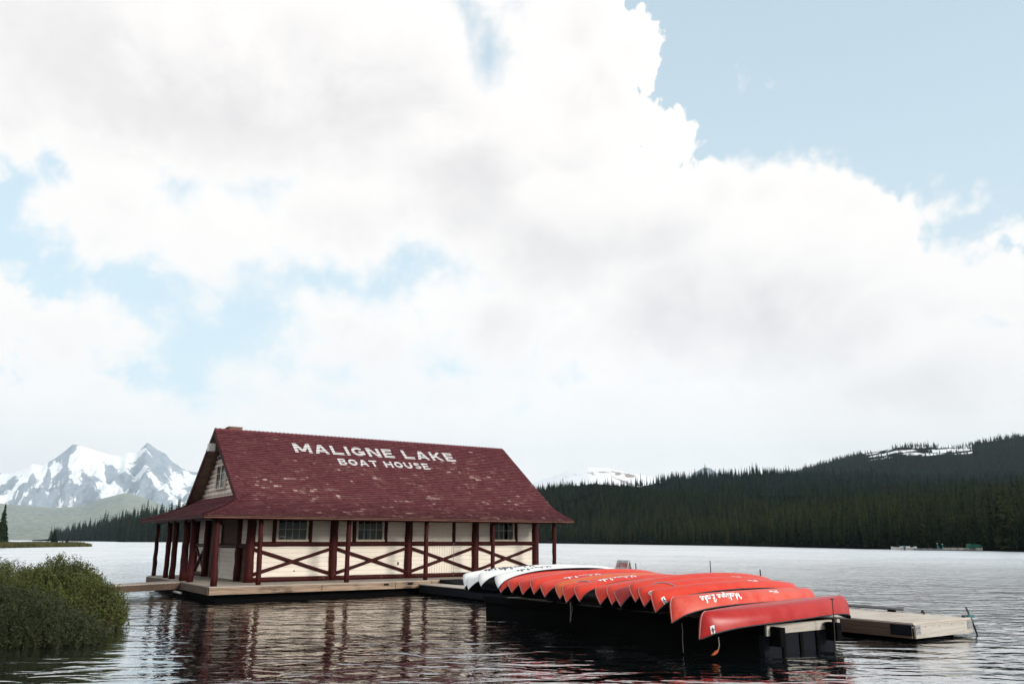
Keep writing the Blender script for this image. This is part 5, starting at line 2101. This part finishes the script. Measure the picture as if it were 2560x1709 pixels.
rope('rope', [(4.72, -17.1, .33), (4.72, -17.1, .05), (4.66, -17.12, -.10), (4.6, -17.2, -.16), (4.5, -17.3, -.20), (4.42, -17.4, -.14), (4.4, -17.45, .05), (4.4, -17.45, .30)], .006, M_rope, 'thin rope looping below the orange canoe bow')
rope('rope', [(4.72, -20.95, .05), (4.73, -20.96, -.10), (4.72, -20.95, -.28), (4.73, -20.95, -.55)], .006, M_rope, 'pale rope hanging straight down under the faded red canoe')
rope('rope', [(9.15, -21.6, -.03), (9.12, -21.6, -.25), (9.2, -21.6, -.42), (9.35, -21.55, -.47)], .010, M_yrope, 'yellow rope hanging between the rack and the dock')
buoy = empty('orange_float', W(4.78, -21.85, -0.50), ROTZ)
tag(buoy, 'small orange float hanging at the water under the nearest canoe bow', 'float')
MB().tube([(-.15, 0, .0), (-.08, 0, .02), (0, 0, .06), (.05, 0, .09)], [.010, .030, .034, .014], 8).build('float_body', M_orange, buoy, True)
MB().tube([(.05, 0, .08), (.09, 0, .18), (.08, 0, .34)], .010, 5).build('cord', M_rope, buoy)

# ------------------------------------------------------------------ boats and dock on the far right shore
def far_boat(px, depth, ln, label, cabin, rz=0.0):
    x = at_px(px, depth)
    b = empty('motorboat', (x, depth, 0), rz)
    tag(b, label, 'boat', 'motorboats at the far dock')
    m = MB()
    st = []
    for t, w, z in ((-.5, .78, .55), (-.2, .85, .58), (.15, .80, .64), (.36, .5, .74), (.5, .05, .85)):
        st.append([(t * ln, -w, z), (t * ln, -w * .7, .0), (t * ln, 0, -.12), (t * ln, w * .7, .0), (t * ln, w, z)])
    for a, c in zip(st[:-1], st[1:]):
        for k in range(4):
            m.add([a[k], c[k], c[k + 1], a[k + 1]], [(0, 1, 2, 3)])
    m.add(st[0], [(0, 1, 2, 3, 4)])
    for a, c in zip(st[:-1], st[1:]):
        m.add([(a[0][0], a[0][1] * .96, a[0][2] - .03), (c[0][0], c[0][1] * .96, c[0][2] - .03), (c[4][0], c[4][1] * .96, c[4][2] - .03), (a[4][0], a[4][1] * .96, a[4][2] - .03)], [(0, 1, 2, 3)])
    m.build('hull', M_white, b)
    ws = MB().add([(ln * .05, -.6, .62), (ln * .05, .6, .62), (-ln * .06, .55, 1.15), (-ln * .06, -.55, 1.15)], [(0, 1, 2, 3)])
    ws.tube([(ln * .05, -.6, .62), (-ln * .06, -.55, 1.15), (-ln * .06, .55, 1.15), (ln * .05, .6, .62)], .04, 5)
    ws.build('windshield', M_navy, b)
    MB().box(-ln * .5 - .32, -ln * .5 - .02, -.18, .18, .35, .98).box(-ln * .5 - .24, -ln * .5 - .08, -.08, .08, -.3, .35).build('outboard_motor', M_iron if cabin else M_teal, b)
    for y in (-.3, .3):
        MB().box(-ln * .32, -ln * .18, y - .2, y + .2, .35, .85).build('seat', M_white, b)
    return b


far_boat(2243, 201, 3.6, 'white motorboat with windshield moored at the far right shore', True, radians(186))
far_boat(2275, 198, 3.0, 'smaller low white motorboat next to the far dock', False, radians(8))
fdk = empty('far_dock', (at_px(2285, 197), 197, 0))
tag(fdk, 'pale low dock along the far right shore', 'dock')
x1 = at_px(2460, 181) - at_px(2285, 197)
for k in range(9):
    xa, xb = x1 * k / 9, x1 * (k + 1) / 9 - .05
    yy = -16.0 * k / 9
    box_part('float_section', M_plank if k > 3 else M_steel, fdk, xa, xb, yy - .9, yy + .9, .12, .62 if k > 3 else .42)
MB().add([(.2, -.7, -.2), (.2, .7, -.2), (x1, -15.2, -.2), (x1, -13.8, -.2), (.2, -.7, .118), (.2, .7, .118), (x1, -15.2, .118), (x1, -13.8, .118)], [(0, 1, 3, 2), (4, 6, 7, 5), (0, 2, 6, 4), (1, 5, 7, 3), (0, 4, 5, 1), (2, 3, 7, 6)]).build('float_hull', M_dark, fdk)
cov = empty('covered_boat', (at_px(2432, 184), 184.0, 0.62))
tag(cov, 'low load under a dark green tarpaulin on the far dock', 'tarpaulin')
MB().prism([(-1.25, 0), (1.6, 0), (1.25, .55), (.9, .75), (-1.1, .85), (-1.25, .8)], 'y', -.8, .8).build('tarpaulin', M_green, cov)
for px, h, lab in ((2343, 1.1, 'teal fuel pump post standing on the far dock'), (2355, .95, 'thin teal post beside the pump on the far dock')):
    pst = empty('dock_post', (at_px(px, 191.3), 191.3, 0.4))
    tag(pst, lab, 'post')
    wdt = .2 if px == 2343 else .09
    MB().box(-wdt, wdt, -.15, .15, 0, h * .55).tube([(-wdt * .5, 0, h * .5), (-wdt * .6, 0, h)], .10, 6).build('housing', M_teal, pst)
    MB().box(-wdt * .6 - .12, -wdt * .6 + .12, -.12, .12, h, h + .1).build('cap', M_white, pst)

# ------------------------------------------------------------------ air: thin even haze round everything
hz = MB().box(-14000, 14000, -3000, 17500, -3.0, 1950).build('haze')
tag(hz, 'thin pale air haze over lake and mountains', 'haze', kind='stuff')
hm = bpy.data.materials.new('air_haze')
hm.use_nodes = True
t = NT(hm.node_tree)
t.n.clear()
pvn = t.node('ShaderNodeVolumePrincipled')
pvn.inputs['Color'].default_value = (0.75, 0.90, 1.0, 1)
pvn.inputs['Density'].default_value = 3.6e-5
pvn.inputs['Anisotropy'].default_value = 0.0
ho = t.node('ShaderNodeOutputMaterial')
t.l.new(pvn.outputs[0], ho.inputs['Volume'])
hz.data.materials.append(hm)
